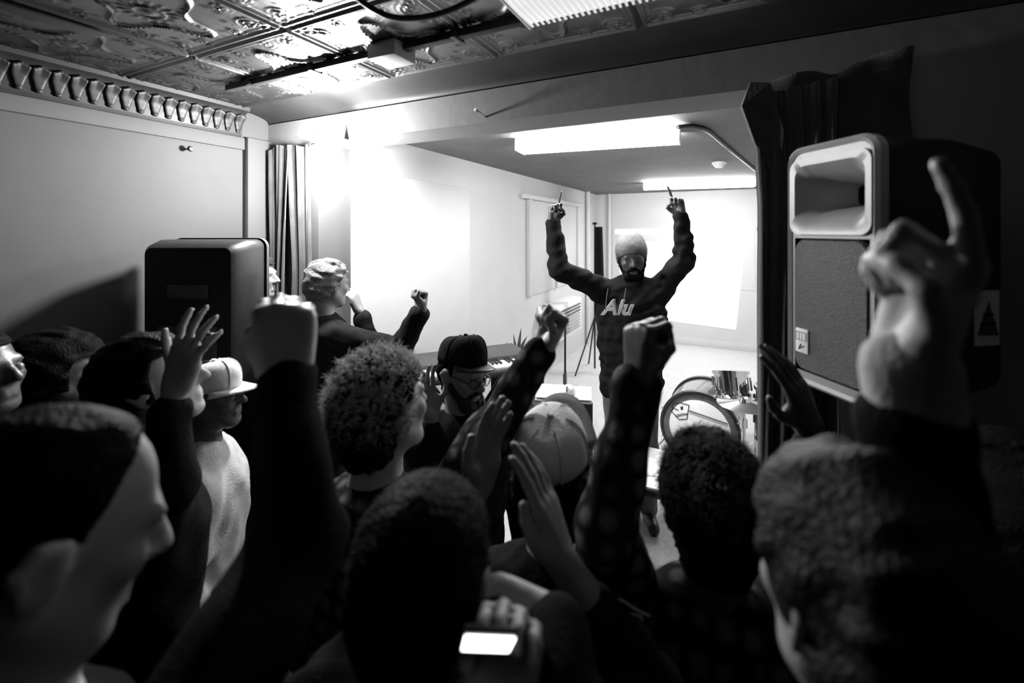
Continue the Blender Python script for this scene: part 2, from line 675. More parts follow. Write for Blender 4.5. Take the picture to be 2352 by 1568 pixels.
# ---- pressed tin ceiling: one relief mesh shared by all tiles
def tin_tile_mesh(T=0.548, n=96):
    g = (np.arange(n + 1) / n - 0.5)
    X, Y = np.meshgrid(g, g, indexing='ij')
    ax_, ay_ = np.abs(X), np.abs(Y)
    m = np.maximum(ax_, ay_)
    H = np.zeros_like(X)

    def ridge(d, w, a):
        return a * np.exp(-(d / w) ** 2)
    # double border bead and sunk channel next to the seam
    H += ridge(m - 0.475, 0.010, 0.011) + ridge(m - 0.440, 0.006, 0.006) - ridge(m - 0.495, 0.010, 0.008)
    # dished field
    H += 0.006 * np.clip(1 - (m / 0.42) ** 4, 0, 1)
    # raised cartouche outlines: four leaf-shaped loops and a centre boss
    r = np.hypot(X, Y)
    th = np.arctan2(Y, X)
    loop = 0.25 + 0.085 * np.cos(4 * th) + 0.020 * np.cos(8 * th)
    H += ridge(r - loop, 0.011, 0.012) + ridge(r - loop + 0.030, 0.007, 0.006)
    H += 0.010 * np.exp(-(r / 0.045) ** 2) + ridge(r - 0.075, 0.010, 0.007)
    H += 0.005 * np.clip(np.cos(16 * th), 0, 1) * np.exp(-((r - 0.12) / 0.03) ** 2)
    # scrolls in the corners and at the side middles
    dx = 0.5 - ax_
    dy = 0.5 - ay_
    for cx, cy, R0, turns in ((0.15, 0.15, 0.075, 2.2), (0.33, 0.10, 0.055, 2.0), (0.10, 0.33, 0.055, 2.0)):
        rr = np.hypot(dx - cx, dy - cy)
        tt = np.arctan2(dy - cy, dx - cx) / (2 * np.pi)
        ph = (rr / R0 * turns - tt) % 1.0
        H += 0.008 * np.exp(-((ph - 0.5) / 0.17) ** 2) * np.clip(1.15 - rr / R0, 0, 1) ** 0.5
    # acanthus ribs running out of the corners, stippled ground
    diag = np.abs(dx - dy)
    s = (dx + dy) / 2
    H += 0.007 * np.clip(np.sin(diag * 120 - s * 40), 0, 1) * np.exp(-(diag / 0.07) ** 2) * np.exp(-((s - 0.10) / 0.05) ** 2)
    ground = np.exp(-((r - 0.38) / 0.05) ** 2)
    H += 0.0018 * ground * (np.sin(X * 260) * np.sin(Y * 260))
    co = np.stack([X * T, Y * T, -H], -1).reshape(-1, 3)
    i, j = np.meshgrid(np.arange(n), np.arange(n), indexing='ij')
    a = (i * (n + 1) + j).ravel()
    q = np.stack([a, a + 1, a + n + 2, a + n + 1], 1)
    return np_mesh('tile', co, q)


ceil = struct(box('ceiling', (XL, -1.4, CEIL + 0.004), (1.7, HY0, CEIL + 0.06), 'tin_back'))
tile_me = tin_tile_mesh()
for ix in range(7):
    for iy in range(3):
        mesh_obj('tile', tile_me, 'tin', ceil, (-2.205 + 0.55 * ix, 1.295 - 0.55 * iy, CEIL - 0.001))


# cove strips: plain along the header, scalloped along the left wall
def strip(name, prof, axis, a, b, mat):
    bm = bmesh.new()
    r0 = [bm.verts.new((p[0], a, p[1]) if axis == 'y' else (a, p[0], p[1])) for p in prof]
    r1 = [bm.verts.new((p[0], b, p[1]) if axis == 'y' else (b, p[0], p[1])) for p in prof]
    n = len(prof)
    for k in range(n):
        bm.faces.new((r0[k], r0[(k + 1) % n], r1[(k + 1) % n], r1[k]))
    bm.faces.new(r0[::-1])
    bm.faces.new(r1)
    return struct(bm_obj(name, bm, mat, smooth=True))


cov = [(1.568, CEIL + 0.003)]
for k in range(7):
    a = math.radians(90 * k / 6)
    cov.append((HY0 - 0.20 * (1 - math.sin(a)) * 1.0, CEIL - 0.045 * (1 - math.cos(a))))
cov.append((HY0, CEIL - 0.05))
cov.append((HY0, CEIL + 0.003))
strip('trim_5', cov, 'x', XL, 1.7, 'cornice_tin')
corn = [(XL, 2.49), (XL + 0.02, 2.49), (XL + 0.028, 2.505)]
for k in range(6):
    a = math.radians(90 * k / 5)
    corn.append((XL + 0.03 + 0.055 * (1 - math.cos(a)), 2.51 + 0.115 * math.sin(a)))
corn += [(XL + 0.10, 2.628), (XL + 0.105, CEIL + 0.003), (XL, CEIL + 0.003)]
trim6 = strip('trim_6', corn, 'y', -1.4, 1.60, 'cornice_tin')


def scallop_mesh():
    """shell leaf lying in the hollow of the cove: fan of ribs over a bead"""
    s = SDF()
    for i in range(-2, 3):
        t = i * 0.011
        s.cone((0.004, t * 0.3, 0.004), (0.012, t * 0.8, 0.055), 0.005, 0.007, 0.005)
        s.cone((0.012, t * 0.8, 0.055), (0.036, t, 0.094 - abs(i) * 0.006), 0.007, 0.007, 0.005)
    s.ell((0.005, 0, 0.002), (0.010, 0.012, 0.008), k=0.006)
    pos, q = s.build(0.004)
    return np_mesh('scallop', pos, q)


sc_me = scallop_mesh()
for k in range(30):
    mesh_obj('scallop', sc_me, 'cornice_tin', trim6, (XL + 0.030, 1.572 - 0.058 * k, 2.514))

# ------------------------------------------------------------------ fluorescent fittings
def fluoro(label, centre, length, width, rotz, drop, mat, group, ribs=False):
    t = thing('fluorescent_light', label, 'ceiling light', centre, rotz, group)
    box('backplate', (-length / 2, -width / 2 + 0.015, -0.018), (length / 2, width / 2 - 0.015, -0.001), 'white_paint', t, 0.003)
    bm = bmesh.new()
    prof = []
    for k in range(13):
        a = math.pi * k / 12
        prof.append((-(abs(math.cos(a)) ** 0.35) * math.copysign(1, math.cos(a)) * width / 2, -0.018 - (drop - 0.018) * math.sin(a) ** 0.45))
    n = len(prof)
    r0 = [bm.verts.new((-length / 2 + 0.012, p[0], p[1])) for p in prof]
    r1 = [bm.verts.new((length / 2 - 0.012, p[0], p[1])) for p in prof]
    for k in range(n - 1):
        bm.faces.new((r0[k], r0[k + 1], r1[k + 1], r1[k]))
    bm.faces.new(r0)
    bm.faces.new(r1[::-1])
    d = bm_obj('diffuser', bm, mat, t, smooth=True)
    for s in (-1, 1):
        box('end_cap', (s * (length / 2) - (0.012 if s > 0 else 0), -width / 2, -drop), (s * (length / 2) + (0.012 if s < 0 else 0), width / 2, -0.002), 'white_paint', t, 0.004)
    if ribs:
        for k in range(70):
            y = 0
            x = -length / 2 + 0.02 + k * (length - 0.04) / 69
            o = mesh_obj('rib', RIB_ME, mat, t, (x, 0, -drop - 0.0005))
    return t


bm = bmesh.new()
box_bm(bm, (-0.003, -0.11, -0.002), (0.003, 0.11, 0.001))
RIB_ME = bpy.data.meshes.new('rib')
bm.to_mesh(RIB_ME)
bm.free()
fluoro('white fluorescent fitting above the performer with black flex at its right end', (-0.80, 2.82, SCEIL), 1.04, 0.20, math.radians(6), 0.085, 'tube_glow', 'stage ceiling lights')
fluoro('farther white fluorescent fitting near the stage back wall above the projection', (-0.40, 6.02, SCEIL), 1.30, 0.20, math.radians(8), 0.085, 'tube_glow', 'stage ceiling lights')
fluoro('pale ribbed fluorescent fitting with added glow on the pressed tin ceiling at the top edge', (0.065, 1.085, CEIL), 1.22, 0.26, 0, 0.10, 'diffuser_glow', None, ribs=True)

# black flex from the first fitting, smoke detector
def S_ceil(px, py, dz=0.012):
    zc = (SCEIL - dz - EYE) * FPX / (530 - py)
    return P(px, py, zc)


tag(tube('flex_conduit', smooth_path([S_ceil(1556, 292, 0.03), S_ceil(1590, 290), S_ceil(1625, 300), S_ceil(1655, 325), S_ceil(1700, 362), S_ceil(1738, 393)]), 0.013, 'black_plastic'),
    'black flexible conduit bending across the stage ceiling from the near fitting', 'conduit')
sd = S_ceil(1652, 380, 0.03)
t = thing('smoke_detector', 'small white round smoke detector on the stage ceiling', 'smoke detector', (sd.x, sd.y, SCEIL))
lathe('base', [(0, 0), (0.062, 0), (0.062, -0.015), (0.05, -0.02), (0, -0.02)], 'white_plastic', t, 24)
lathe('sensor_cap', [(0.05, -0.018), (0.045, -0.035), (0.03, -0.05), (0, -0.052)], 'white_plastic', t, 24)

# surface raceway, junction box and hanging cable on the tin ceiling
rw = thing('conduit_raceway', 'painted surface raceway with square junction box along the tin ceiling', 'conduit', (-1.35, 1.285, CEIL - 0.012))
box('rail', (-0.79, -0.016, -0.028), (0.80, 0.016, 0.0), 'cornice_tin', rw, 0.003)
box('junction_box', (0.145, -0.06, -0.058), (0.275, 0.06, 0.0), 'white_paint', rw, 0.006)
for x in (-0.6, -0.2, 0.5):
    box('strap', (x - 0.01, -0.03, -0.032), (x + 0.01, 0.03, 0.0), 'cornice_tin', rw, 0.002)
tag(tube('hanging_cable', smooth_path([P(770, -60, 1.06), P(830, 2, 1.12), P(890, 36, 1.16), P(945, 42, 1.19), P(1005, 33, 1.21), P(1060, 12, 1.22), P(1100, -12, 1.21), P(1118, -36, 1.18)]), 0.0085, 'black_plastic', n=10),
    'black cable sagging in a loop below the pressed tin ceiling', 'cable')
tag(tube('thin_wire', smooth_path([P(1004, 30, 1.21), P(1000, 45, 1.22), P(1006, 62, 1.23), P(1003, 80, 1.24)]), 0.0012, 'black_plastic', n=6),
    'thin loose wire dangling from the sagging ceiling cable', 'wire')

# hooks
def on_left(px, py):
    r = (px - 1176) / FPX
    # solve for Y on the plane X = XL
    c, s = math.cos(TH), math.sin(TH)
    Y = (r * (-s * XL) - c * XL) / (s - r * c)
    zc = -s * XL + c * Y
    return Vector((XL, Y, EYE + (530 - py) / FPX * zc))


h = on_left(427, 343)
t = thing('wall_hook', 'small dark screw hook high on the left wall', 'hook', h)
tube('shank', [(0, 0, 0), (0.035, 0, 0)], 0.005, 'steel', t)
lathe('knob', [(0, 0.03), (0.012, 0.032), (0.015, 0.04), (0.01, 0.05), (0, 0.052)], 'black_paint', t, 12, axis=(1, 0, 0))
t = thing('header_hook', 'small bent nail sticking out of the header above the stage', 'hook', (-1.02, HY0, 2.475))
tube('shank', [(0, 0, 0), (-0.005, -0.04, 0.01), (-0.018, -0.06, 0.02)], 0.0045, 'steel', t)
lathe('nail_head', [(0, 0), (0.009, 0), (0.009, 0.004), (0, 0.004)], 'steel', t, 10, axis_o=(-0.018, -0.06, 0.02), axis=(-0.3, -0.9, 0.3))
tag(box('ceiling_patch', (XL + 0.55, 0.42, CEIL - 0.024), (XL + 0.62, 0.75, CEIL - 0.014), 'cornice_tin', None, 0.003), 'pale metal strip on the dark ceiling at the far left', 'metal strip')


# ------------------------------------------------------------------ curtains
def curtain(parent, name, x0, x1, y, ztop, zbot, mat, pleats, depth, seed, pinch=None, nx=90, nz=26, thick=0.004):
    """pleated hanging cloth; ztop may be a function of u in 0..1; pinch(t) scales the width around x0..x1"""
    rs = random.Random(seed)
    ph = rs.uniform(0, 6)
    bm = bmesh.new()
    grid = []
    for i in range(nx + 1):
        u = i / nx
        row = []
        zt = ztop(u) if callable(ztop) else ztop
        for j in range(nz + 1):
            t = j / nz
            z = zt + (zbot - zt) * t
            xa, xb = (x0, x1) if pinch is None else pinch(t, x0, x1)
            w = u + 0.015 * math.sin(9 * t + 7 * u + ph)
            x = xa + (xb - xa) * w
            yy = y + depth * (0.5 + 0.5 * t) * math.sin(2 * math.pi * pleats * u + ph + 0.8 * math.sin(3 * t + ph)) + 0.3 * depth * math.sin(2 * math.pi * pleats * 2.3 * u + 5 * t)
            row.append(bm.verts.new((x, yy, z)))
        grid.append(row)
    for i in range(nx):
        for j in range(nz):
            bm.faces.new((grid[i][j], grid[i][j + 1], grid[i + 1][j + 1], grid[i + 1][j]))
    o = bm_obj(name, bm, mat, parent, smooth=True)
    sm = o.modifiers.new('thickness', 'SOLIDIFY')
    sm.thickness = thick
    return o


lc = thing('curtain', 'grey backlit curtain gathered in two strips at the left end of the opening', 'curtain', (0, 0, 0), group=None)
curtain(lc, 'curtain_panel', -2.50, -2.30, 1.735, lambda u: 2.405 + 0.05 * math.sin(3 * u), 0.02, 'curtain_grey', 2.5, 0.018, 3,
        pinch=lambda t, a, b: (a + 0.03 * min(1, 4 * t), b - 0.055 * min(1, 3.0 * t) + 0.03 * t), nx=50)
curtain(lc, 'curtain_panel', -2.335, -2.125, 1.74, lambda u: 2.44 + 0.01 * math.sin(7 * u), 0.02, 'curtain_grey', 2.5, 0.018, 5,
        pinch=lambda t, a, b: (a + 0.07 * min(1, 3.5 * t) - 0.05 * t, b), nx=50)
tube('curtain_wire', [(-2.54, 1.75, 2.435), (-2.1, 1.755, 2.445)], 0.003, 'steel', lc)
rc = thing('curtain', 'black heavy curtain hung over the right end of the opening behind the loudspeaker', 'curtain', (0, 0, 0))
curtain(rc, 'curtain_panel', 0.055, 0.30, 1.735, lambda u: 2.41 + 0.03 * u, 0.02, 'curtain_black', 4.5, 0.024, 11,
        pinch=lambda t, a, b: (a + 0.055 * math.exp(-((t - 0.10) / 0.06) ** 2) * 0 + 0.03 * min(1, 6 * t) - 0.015 * t, b), nx=120)
curtain(rc, 'curtain_drape', 0.08, 0.485, 1.745, lambda u: 2.455 + 0.03 * math.sin(2.4 * u) + (0.035 * max(0, (u - 0.55) / 0.45) - 0.03 * math.exp(-((u - 0.55) / 0.12) ** 2)), 1.95, 'curtain_black', 1.3, 0.010, 13, nx=80, nz=14)
bm = bmesh.new()
# folded-over corner flap at the curtain's top
pts = [P(1724, 188, 1.50), P(1704, 243, 1.50), P(1735, 330, 1.50), P(1790, 420, 1.49), P(1800, 300, 1.46), P(1770, 190, 1.47)]
bot = [p + C2W(0.004, 0, 0.02) for p in pts]
va = [bm.verts.new(p) for p in pts]
vb = [bm.verts.new(p) for p in bot]
bm.faces.new(va)
bm.faces.new(vb[::-1])
for k in range(6):
    bm.faces.new((va[k], va[(k + 1) % 6], vb[(k + 1) % 6], vb[k]))
bm_obj('folded_flap', bm, 'curtain_black', rc)


# ------------------------------------------------------------------ loudspeakers
def pa_speaker(label, origin, uvec, W, D, Hh, detailed=True, bezel_mat='grey_plastic'):
    """origin: bottom corner of the front that is nearest to +u start; front spans W along uvec, body D along nvec"""
    u = Vector(uvec).normalized()
    n = Vector((-u.y, u.x, 0))          # into the cabinet
    t = thing('loudspeaker', label, 'loudspeaker', origin, math.atan2(u.y, u.x))
    cx, cz = W / 2, Hh / 2

    def ring(w, h, r, y, dz=0.0, dx=0.0):
        return [(cx + dx + p[0], y, cz + dz + p[1]) for p in rrect(w, h, r)]
    bm = bmesh.new()
    loft_bm(bm, [ring(W - 0.03, Hh - 0.03, 0.03, 0.02), ring(W - 0.012, Hh - 0.012, 0.04, 0.045), ring(W - 0.012, Hh - 0.012, 0.04, D * 0.6),
                 ring(W - 0.05, Hh - 0.05, 0.04, D - 0.02), ring(W - 0.08, Hh - 0.08, 0.03, D)], False, True)
    bm_obj('cabinet_body', bm, 'black_plastic', t, smooth=True)
    # front bezel with a horn opening above and a grille opening below
    bm = bmesh.new()
    gz0, gz1 = 0.035, Hh * 0.615
    hz0, hz1 = Hh * 0.645, Hh - 0.045
    ow = W - 0.05

    def ring2(w, z0, z1, r, y):
        return [(cx + p[0], y, (z0 + z1) / 2 + p[1]) for p in rrect(w, z1 - z0, r)]
    loft_bm(bm, [ring(W, Hh, 0.045, 0.03), ring(W, Hh, 0.045, 0.008), ring(W - 0.016, Hh - 0.016, 0.04, 0.0), ring(W - 0.034, Hh - 0.034, 0.034, 0.006)])
    b = bm_obj('bezel', bm, bezel_mat, t, smooth=True)
    # front panel: strips around the two openings
    bm = bmesh.new()
    zs = [0.012, gz0, gz1, hz0, hz1, Hh - 0.012]
    xs = [0.012, (W - ow) / 2, (W + ow) / 2, W - 0.012]
    for i in range(3):
        for j in range(5):
            if i == 1 and j in (1, 3):
                continue
            q = [bm.verts.new((x, 0.008, z)) for x, z in ((xs[i], zs[j]), (xs[i + 1], zs[j]), (xs[i + 1], zs[j + 1]), (xs[i], zs[j + 1]))]
            bm.faces.new(q)
    bmesh.ops.remove_doubles(bm, verts=bm.verts[:], dist=1e-5)
    o = bm_obj('front_panel', bm, bezel_mat, t)
    # horn flare
    bm = bmesh.new()
    loft_bm(bm, [ring2(ow + 0.02, hz0 - 0.01, hz1 + 0.01, 0.03, 0.0), ring2(ow - 0.012, hz0 + 0.008, hz1 - 0.008, 0.035, 0.001), ring2(ow - 0.05, hz0 + 0.035, hz1 - 0.03, 0.03, 0.025),
                 ring2(ow - 0.09, hz0 + 0.055, hz1 - 0.05, 0.02, 0.07), ring2(ow * 0.32, hz0 + 0.07, hz1 - 0.065, 0.012, 0.14)])
    bm_obj('horn', bm, bezel_mat, t, smooth=True)
    box('horn_throat', (cx - ow * 0.18, 0.135, hz0 + 0.06), (cx + ow * 0.18, 0.15, hz1 - 0.055), 'hole', t)
    bm = bmesh.new()
    loft_bm(bm, [ring2(ow - 0.004, gz0 + 0.002, gz1 - 0.002, 0.03, 0.012), ring2(ow - 0.012, gz0 + 0.006, gz1 - 0.006, 0.03, 0.004)], False, True)
    bm_obj('grille', bm, 'speaker_grille', t, smooth=False)
    if detailed:
        bd = box('badge', (W * 0.13, 0.0, gz0 + 0.05), (W * 0.13 + 0.042, 0.006, gz0 + 0.115), 'sticker', t, 0.002)
        box('badge_band', (W * 0.13 + 0.003, -0.001, gz0 + 0.082), (W * 0.13 + 0.039, 0.002, gz0 + 0.108), 'grille_grey', bd)
        for k in range(3):
            box('badge_mark', (W * 0.13 + 0.008 + 0.010 * k, -0.002, gz0 + 0.087), (W * 0.13 + 0.014 + 0.010 * k, 0.0, gz0 + 0.103), 'paper', bd)
        tube('badge_scribble', smooth_path([(W * 0.13 + 0.012, -0.001, gz0 + 0.058), (W * 0.13 + 0.02, -0.001, gz0 + 0.074), (W * 0.13 + 0.016, -0.001, gz0 + 0.062), (W * 0.13 + 0.03, -0.001, gz0 + 0.07)]), 0.0012, 'ink', bd, 5)
        for x, z in ((0.02, 0.02), (W - 0.02, 0.02), (0.02, Hh - 0.02), (W - 0.02, Hh - 0.02)):
            lathe('screw', [(0, -0.002), (0.004, -0.002), (0.005, 0.006)], 'steel', t, 10, axis_o=(x, 0.006, z), axis=(0, 1, 0))
    return t, n


def stand(label, base, ztop):
    t = thing('speaker_stand', label, 'speaker stand', base)
    tube('pole', [(0, 0, 0.25), (0, 0, ztop - base.z - 0.002)], 0.018, 'black_plastic', t, 12)
    tube('collar', [(0, 0, 0.85), (0, 0, 0.93)], 0.028, 'dark_plastic', t, 12)
    for k in range(3):
        a = 2 * math.pi * k / 3 - math.pi / 2
        lg = tube('leg', [(0.02 * math.cos(a), 0.02 * math.sin(a), 0.62), (0.30 * math.cos(a), 0.30 * math.sin(a), 0.012)], 0.011, 'black_plastic', t, 8)
        lathe('rubber_foot', [(0, 0), (0.016, 0), (0.014, 0.03), (0, 0.03)], 'dark_plastic', lg, 10, axis_o=(0.30 * math.cos(a), 0.30 * math.sin(a), 0.0))
    return t


# right loudspeaker: nearest vertical edge of its front, front receding to the left
near_c = P(2016, 530, 1.0)
zb, zt = 1.533, 2.179
u_dir = C2W(-0.16, 0, 0.987)
W1, D1 = 0.27, 0.40
# local x must run so that +y goes into the cabinet (to the image right): start at the far edge
uu = Vector(u_dir).normalized()
far_c = Vector((near_c.x, near_c.y, zb)) + uu * W1
sp, nvec = pa_speaker('large black loudspeaker with grey horn surround, close at the right', Vector((far_c.x, far_c.y, zb)), -uu, W1, D1, zt - zb)
# sticker and scribble on the cabinet side that faces the room
st = box('side_sticker', (W1 - 0.007, 0.275, 0.145), (W1 - 0.0045, 0.345, 0.275), 'sticker', sp)
bm = bmesh.new()
tri = [(W1 - 0.004, 0.279, 0.170), (W1 - 0.004, 0.341, 0.168), (W1 - 0.004, 0.312, 0.250)]
q0 = [bm.verts.new(p) for p in tri]
q1 = [bm.verts.new((p[0] + 0.001, p[1], p[2])) for p in tri]
bm.faces.new(q0)
bm.faces.new(q1[::-1])
for k in range(3):
    bm.faces.new((q0[k], q0[(k + 1) % 3], q1[(k + 1) % 3], q1[k]))
bm_obj('sticker_print', bm, 'dark_plastic', st)
for z0, yy in ((0.195, 0.022), (0.215, 0.015)):
    box('sticker_line', (W1 - 0.003, 0.310 - yy, z0), (W1 - 0.0022, 0.310 + yy, z0 + 0.006), 'hole', st)
tube('pen_scribble', smooth_path([(W1 - 0.004, 0.24, 0.335), (W1 - 0.004, 0.25, 0.352), (W1 - 0.004, 0.256, 0.325), (W1 - 0.004, 0.268, 0.348), (W1 - 0.004, 0.275, 0.338), (W1 - 0.004, 0.29, 0.35), (W1 - 0.004, 0.305, 0.342)]), 0.0012, 'dark_plastic', sp, 5)
ctr = Vector((far_c.x, far_c.y, 0)) - uu * (W1 * 0.5) + nvec * (D1 * 0.5)
stand('black tripod stand holding up the large right loudspeaker', Vector((ctr.x, ctr.y, 0)), zb)

# left loudspeaker seen from behind its side, in front of the left wall
u2 = CAM_R
W2, D2 = 0.455, 0.24
H2 = 0.72
lsp0 = P(311, 548, 1.93)
o2 = Vector((lsp0.x, lsp0.y, lsp0.z - H2))
# its front looks away from the camera: build it turned round
far2 = o2 + CAM_R * W2 + CAM_F * D2
sp2, nv2 = pa_speaker('dark loudspeaker with rounded corners turned away by the left wall', far2, -CAM_R, W2, D2, H2, detailed=False, bezel_mat='dark_plastic')
box('rear_plate', (0.10, D2 - 0.004, 0.10), (W2 - 0.10, D2 + 0.006, 0.34), 'dark_plastic', sp2, 0.004)
box('carry_handle', (0.14, D2 - 0.004, 0.46), (W2 - 0.14, D2 + 0.008, 0.52), 'dark_plastic', sp2, 0.006)
c2 = o2 + CAM_R * (W2 / 2) + CAM_F * (D2 / 2)
stand('black tripod stand under the left wall loudspeaker', Vector((c2.x, c2.y, 0)), o2.z)

# ------------------------------------------------------------------ projection on the back wall: emissive panel in place of thrown light
scr = thing('projection_screen', 'glowing panel for the projected picture on the white stage back wall behind the performer', 'screen', (-0.93, YB - 0.006, 1.42))
bm = bmesh.new()


def wall_pt(px, py, y):
    c, s = math.cos(TH), math.sin(TH)
    r = (px - 1176) / FPX
    X = (r * c * y - s * y) / (c + r * s)
    zc = -s * X + c * y
    return Vector((X, y, EYE + (530 - py) / FPX * zc))


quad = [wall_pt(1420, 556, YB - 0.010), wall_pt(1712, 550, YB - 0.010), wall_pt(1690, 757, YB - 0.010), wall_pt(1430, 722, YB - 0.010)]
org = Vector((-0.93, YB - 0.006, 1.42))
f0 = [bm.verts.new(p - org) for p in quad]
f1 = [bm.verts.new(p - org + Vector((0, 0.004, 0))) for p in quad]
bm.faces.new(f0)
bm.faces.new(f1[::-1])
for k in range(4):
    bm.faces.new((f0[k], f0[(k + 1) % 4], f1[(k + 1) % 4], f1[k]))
bm_obj('picture_glow', bm, 'projection', scr)
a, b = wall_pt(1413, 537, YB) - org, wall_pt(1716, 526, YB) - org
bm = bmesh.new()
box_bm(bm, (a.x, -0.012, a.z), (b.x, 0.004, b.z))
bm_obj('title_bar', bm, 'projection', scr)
box('screen_cloth', (a.x - 0.05, -0.001, -0.35), (b.x + 0.10, 0.005, b.z + 0.03), 'white_paint', scr)

# pipes in the back corner, louvred heater on the stage's left wall
tag(tube('wall_pipe', [(SXL + 0.04, 6.85, SZ), (SXL + 0.04, 6.85, SCEIL)], 0.035, 'white_paint', n=14), 'white vertical pipe on the stage left wall near the corner', 'pipe')
tag(tube('corner_pipe', [(-1.86, YB - 0.04, SZ), (-1.86, YB - 0.04, SCEIL)], 0.03, 'white_paint', n=14), 'white vertical pipe on the back wall left of the projection', 'pipe')
ht = thing('wall_heater', 'white louvred heater box on the stage left wall', 'heater', (SXL, 5.0, 0.60))
box('housing', (0.002, -0.10, 0), (0.22, 0.95, 0.44), 'white_plastic', ht, 0.01)
for k in range(8):
    box('louvre', (0.222, -0.02, 0.05 + 0.043 * k), (0.236, 0.87, 0.068 + 0.043 * k), 'dark_plastic' if k > 4 else 'grille_grey', ht, 0.002)

# folded tripod screen standing in the back corner
fs0 = P(1375, 530, 5.6)
fs = thing('folded_tripod', 'dark folded tripod stand in a black sleeve by the stage back corner', 'tripod', (fs0.x, fs0.y, SZ))
tube('sleeve', [(0.02, 0, 0.75), (0.01, 0, 1.2), (0, 0, 1.84)], [0.06, 0.055, 0.048], 'cloth_black', fs, 14)
tube('pole', [(-0.05, 0, 0.05), (-0.05, 0, 1.87)], 0.011, 'black_plastic', fs, 10)
lathe('top_knob', [(0, 1.87), (0.03, 1.87), (0.035, 1.885), (0.012, 1.90), (0, 1.90)], 'black_plastic', fs, 14, axis_o=(-0.05, 0, 0))
for k in range(3):
    a = 2 * math.pi * k / 3
    tube('leg', [(-0.05, 0, 0.7), (-0.05 + 0.33 * math.cos(a), 0.33 * math.sin(a), 0.012)], 0.010, 'black_plastic', fs, 8)

# ------------------------------------------------------------------ drum kit
bc = P(1606, 985, 3.36)
R_B = 0.275
bz = SZ + 0.02 + R_B
face_dir = (C2W(-0.60, 0, -1)).normalized()
bd = thing('bass_drum', 'bass drum with white head, line-drawn badge and port hole', 'drum', (bc.x, bc.y, SZ))
oo = Vector((0, 0, bz - SZ))
lathe('shell', [(R_B - 0.012, -0.39), (R_B - 0.004, -0.39), (R_B - 0.004, 0.0), (R_B - 0.012, 0.0)], 'drum_wrap', bd, 48, axis_o=oo, axis=face_dir)
for h0 in (0.0, -0.39):
    lathe('hoop', [(R_B - 0.012, h0 - 0.018), (R_B + 0.008, h0 - 0.018), (R_B + 0.008, h0 + 0.022), (R_B - 0.010, h0 + 0.022), (R_B - 0.012, h0 - 0.018)], 'black_paint', bd, 48, axis_o=oo, axis=face_dir)
lathe('resonant_head', [(0, 0.006), (R_B - 0.018, 0.006), (R_B - 0.010, 0.0), (0, 0.0)], 'drum_head', bd, 48, axis_o=oo, axis=face_dir)
lathe('muffle_ring', [(R_B - 0.058, 0.0075), (R_B - 0.011, 0.0075), (R_B - 0.011, 0.006), (R_B - 0.058, 0.006)], 'cloth_grey', bd, 48, axis_o=oo, axis=face_dir)
fu, fv, fd = frame_from(face_dir)
fr = Vector((face_dir.y, -face_dir.x, 0)).normalized() * -1   # image right on the head
if fr.dot(CAM_R) < 0:
    fr = -fr


def on_head(x, z, off=0.009):
    return oo + fr * x + Vector((0, 0, z)) + face_dir * off


pm = 3.36 / FPX


def hd(px, py, off=0.009):
    return on_head((px - 1606) * pm, (985 - py) * pm, off)


lathe('port_hole', [(0, 0.0085), (0.056, 0.0085), (0.056, 0.0065)], 'hole', bd, 28, axis_o=on_head(0.035, -0.10, 0), axis=face_dir)
lathe('port_ring', [(0.056, 0.007), (0.056, 0.011), (0.062, 0.011), (0.062, 0.007)], 'black_paint', bd, 28, axis_o=on_head(0.035, -0.10, 0), axis=face_dir)


def zoomp(x, y):      # badge traced in a 6.53x enlargement of the drum
    return hd(1500 + x / 6.535, 820 + y / 6.535, 0.010)


LINES = [([(440, 735), (550, 748), (530, 895), (520, 965), (410, 995), (370, 965), (300, 895), (315, 835), (400, 855)], 0.0026),
         ([(370, 962), (440, 920), (535, 888)], 0.0022), ([(350, 945), (430, 905), (520, 880)], 0.0014),
         ([(550, 830), (820, 872), (1080, 915)], 0.0028), ([(555, 862), (820, 905), (1085, 945)], 0.0014),
         ([(300, 835), (330, 760), (440, 735)], 0.0020)]
for pts, r in LINES:
    tube('badge_line', [zoomp(*p) for p in pts], r, 'ink', bd, 6)
bm = bmesh.new()
star = [(415, 790), (440, 805), (462, 765), (460, 815), (478, 835), (450, 825), (438, 858), (432, 820)]
bm.faces.new([bm.verts.new(zoomp(*p)) for p in star])
bmesh.ops.solidify(bm, geom=bm.faces[:], thickness=0.001)
bm_obj('badge_star', bm, 'ink', bd)
for k in range(8):
    a = 2 * math.pi * (k + 0.5) / 8
    c = oo + (fu * math.cos(a) + fv * math.sin(a)) * (R_B + 0.012)
    tube('tension_rod', [c + face_dir * 0.02, c - face_dir * 0.12], 0.004, 'chrome', bd, 6)
    tube('claw', [c + face_dir * 0.03, c + face_dir * 0.0], 0.009, 'chrome', bd, 8)
for s in (-1, 1):
    tube('spur', [oo + fr * s * 0.24 + Vector((0, 0, -0.12)) - face_dir * 0.1, oo + fr * s * 0.36 + Vector((0, 0, 0.008 - oo.z)) + face_dir * 0.05], 0.008, 'chrome', bd, 8)


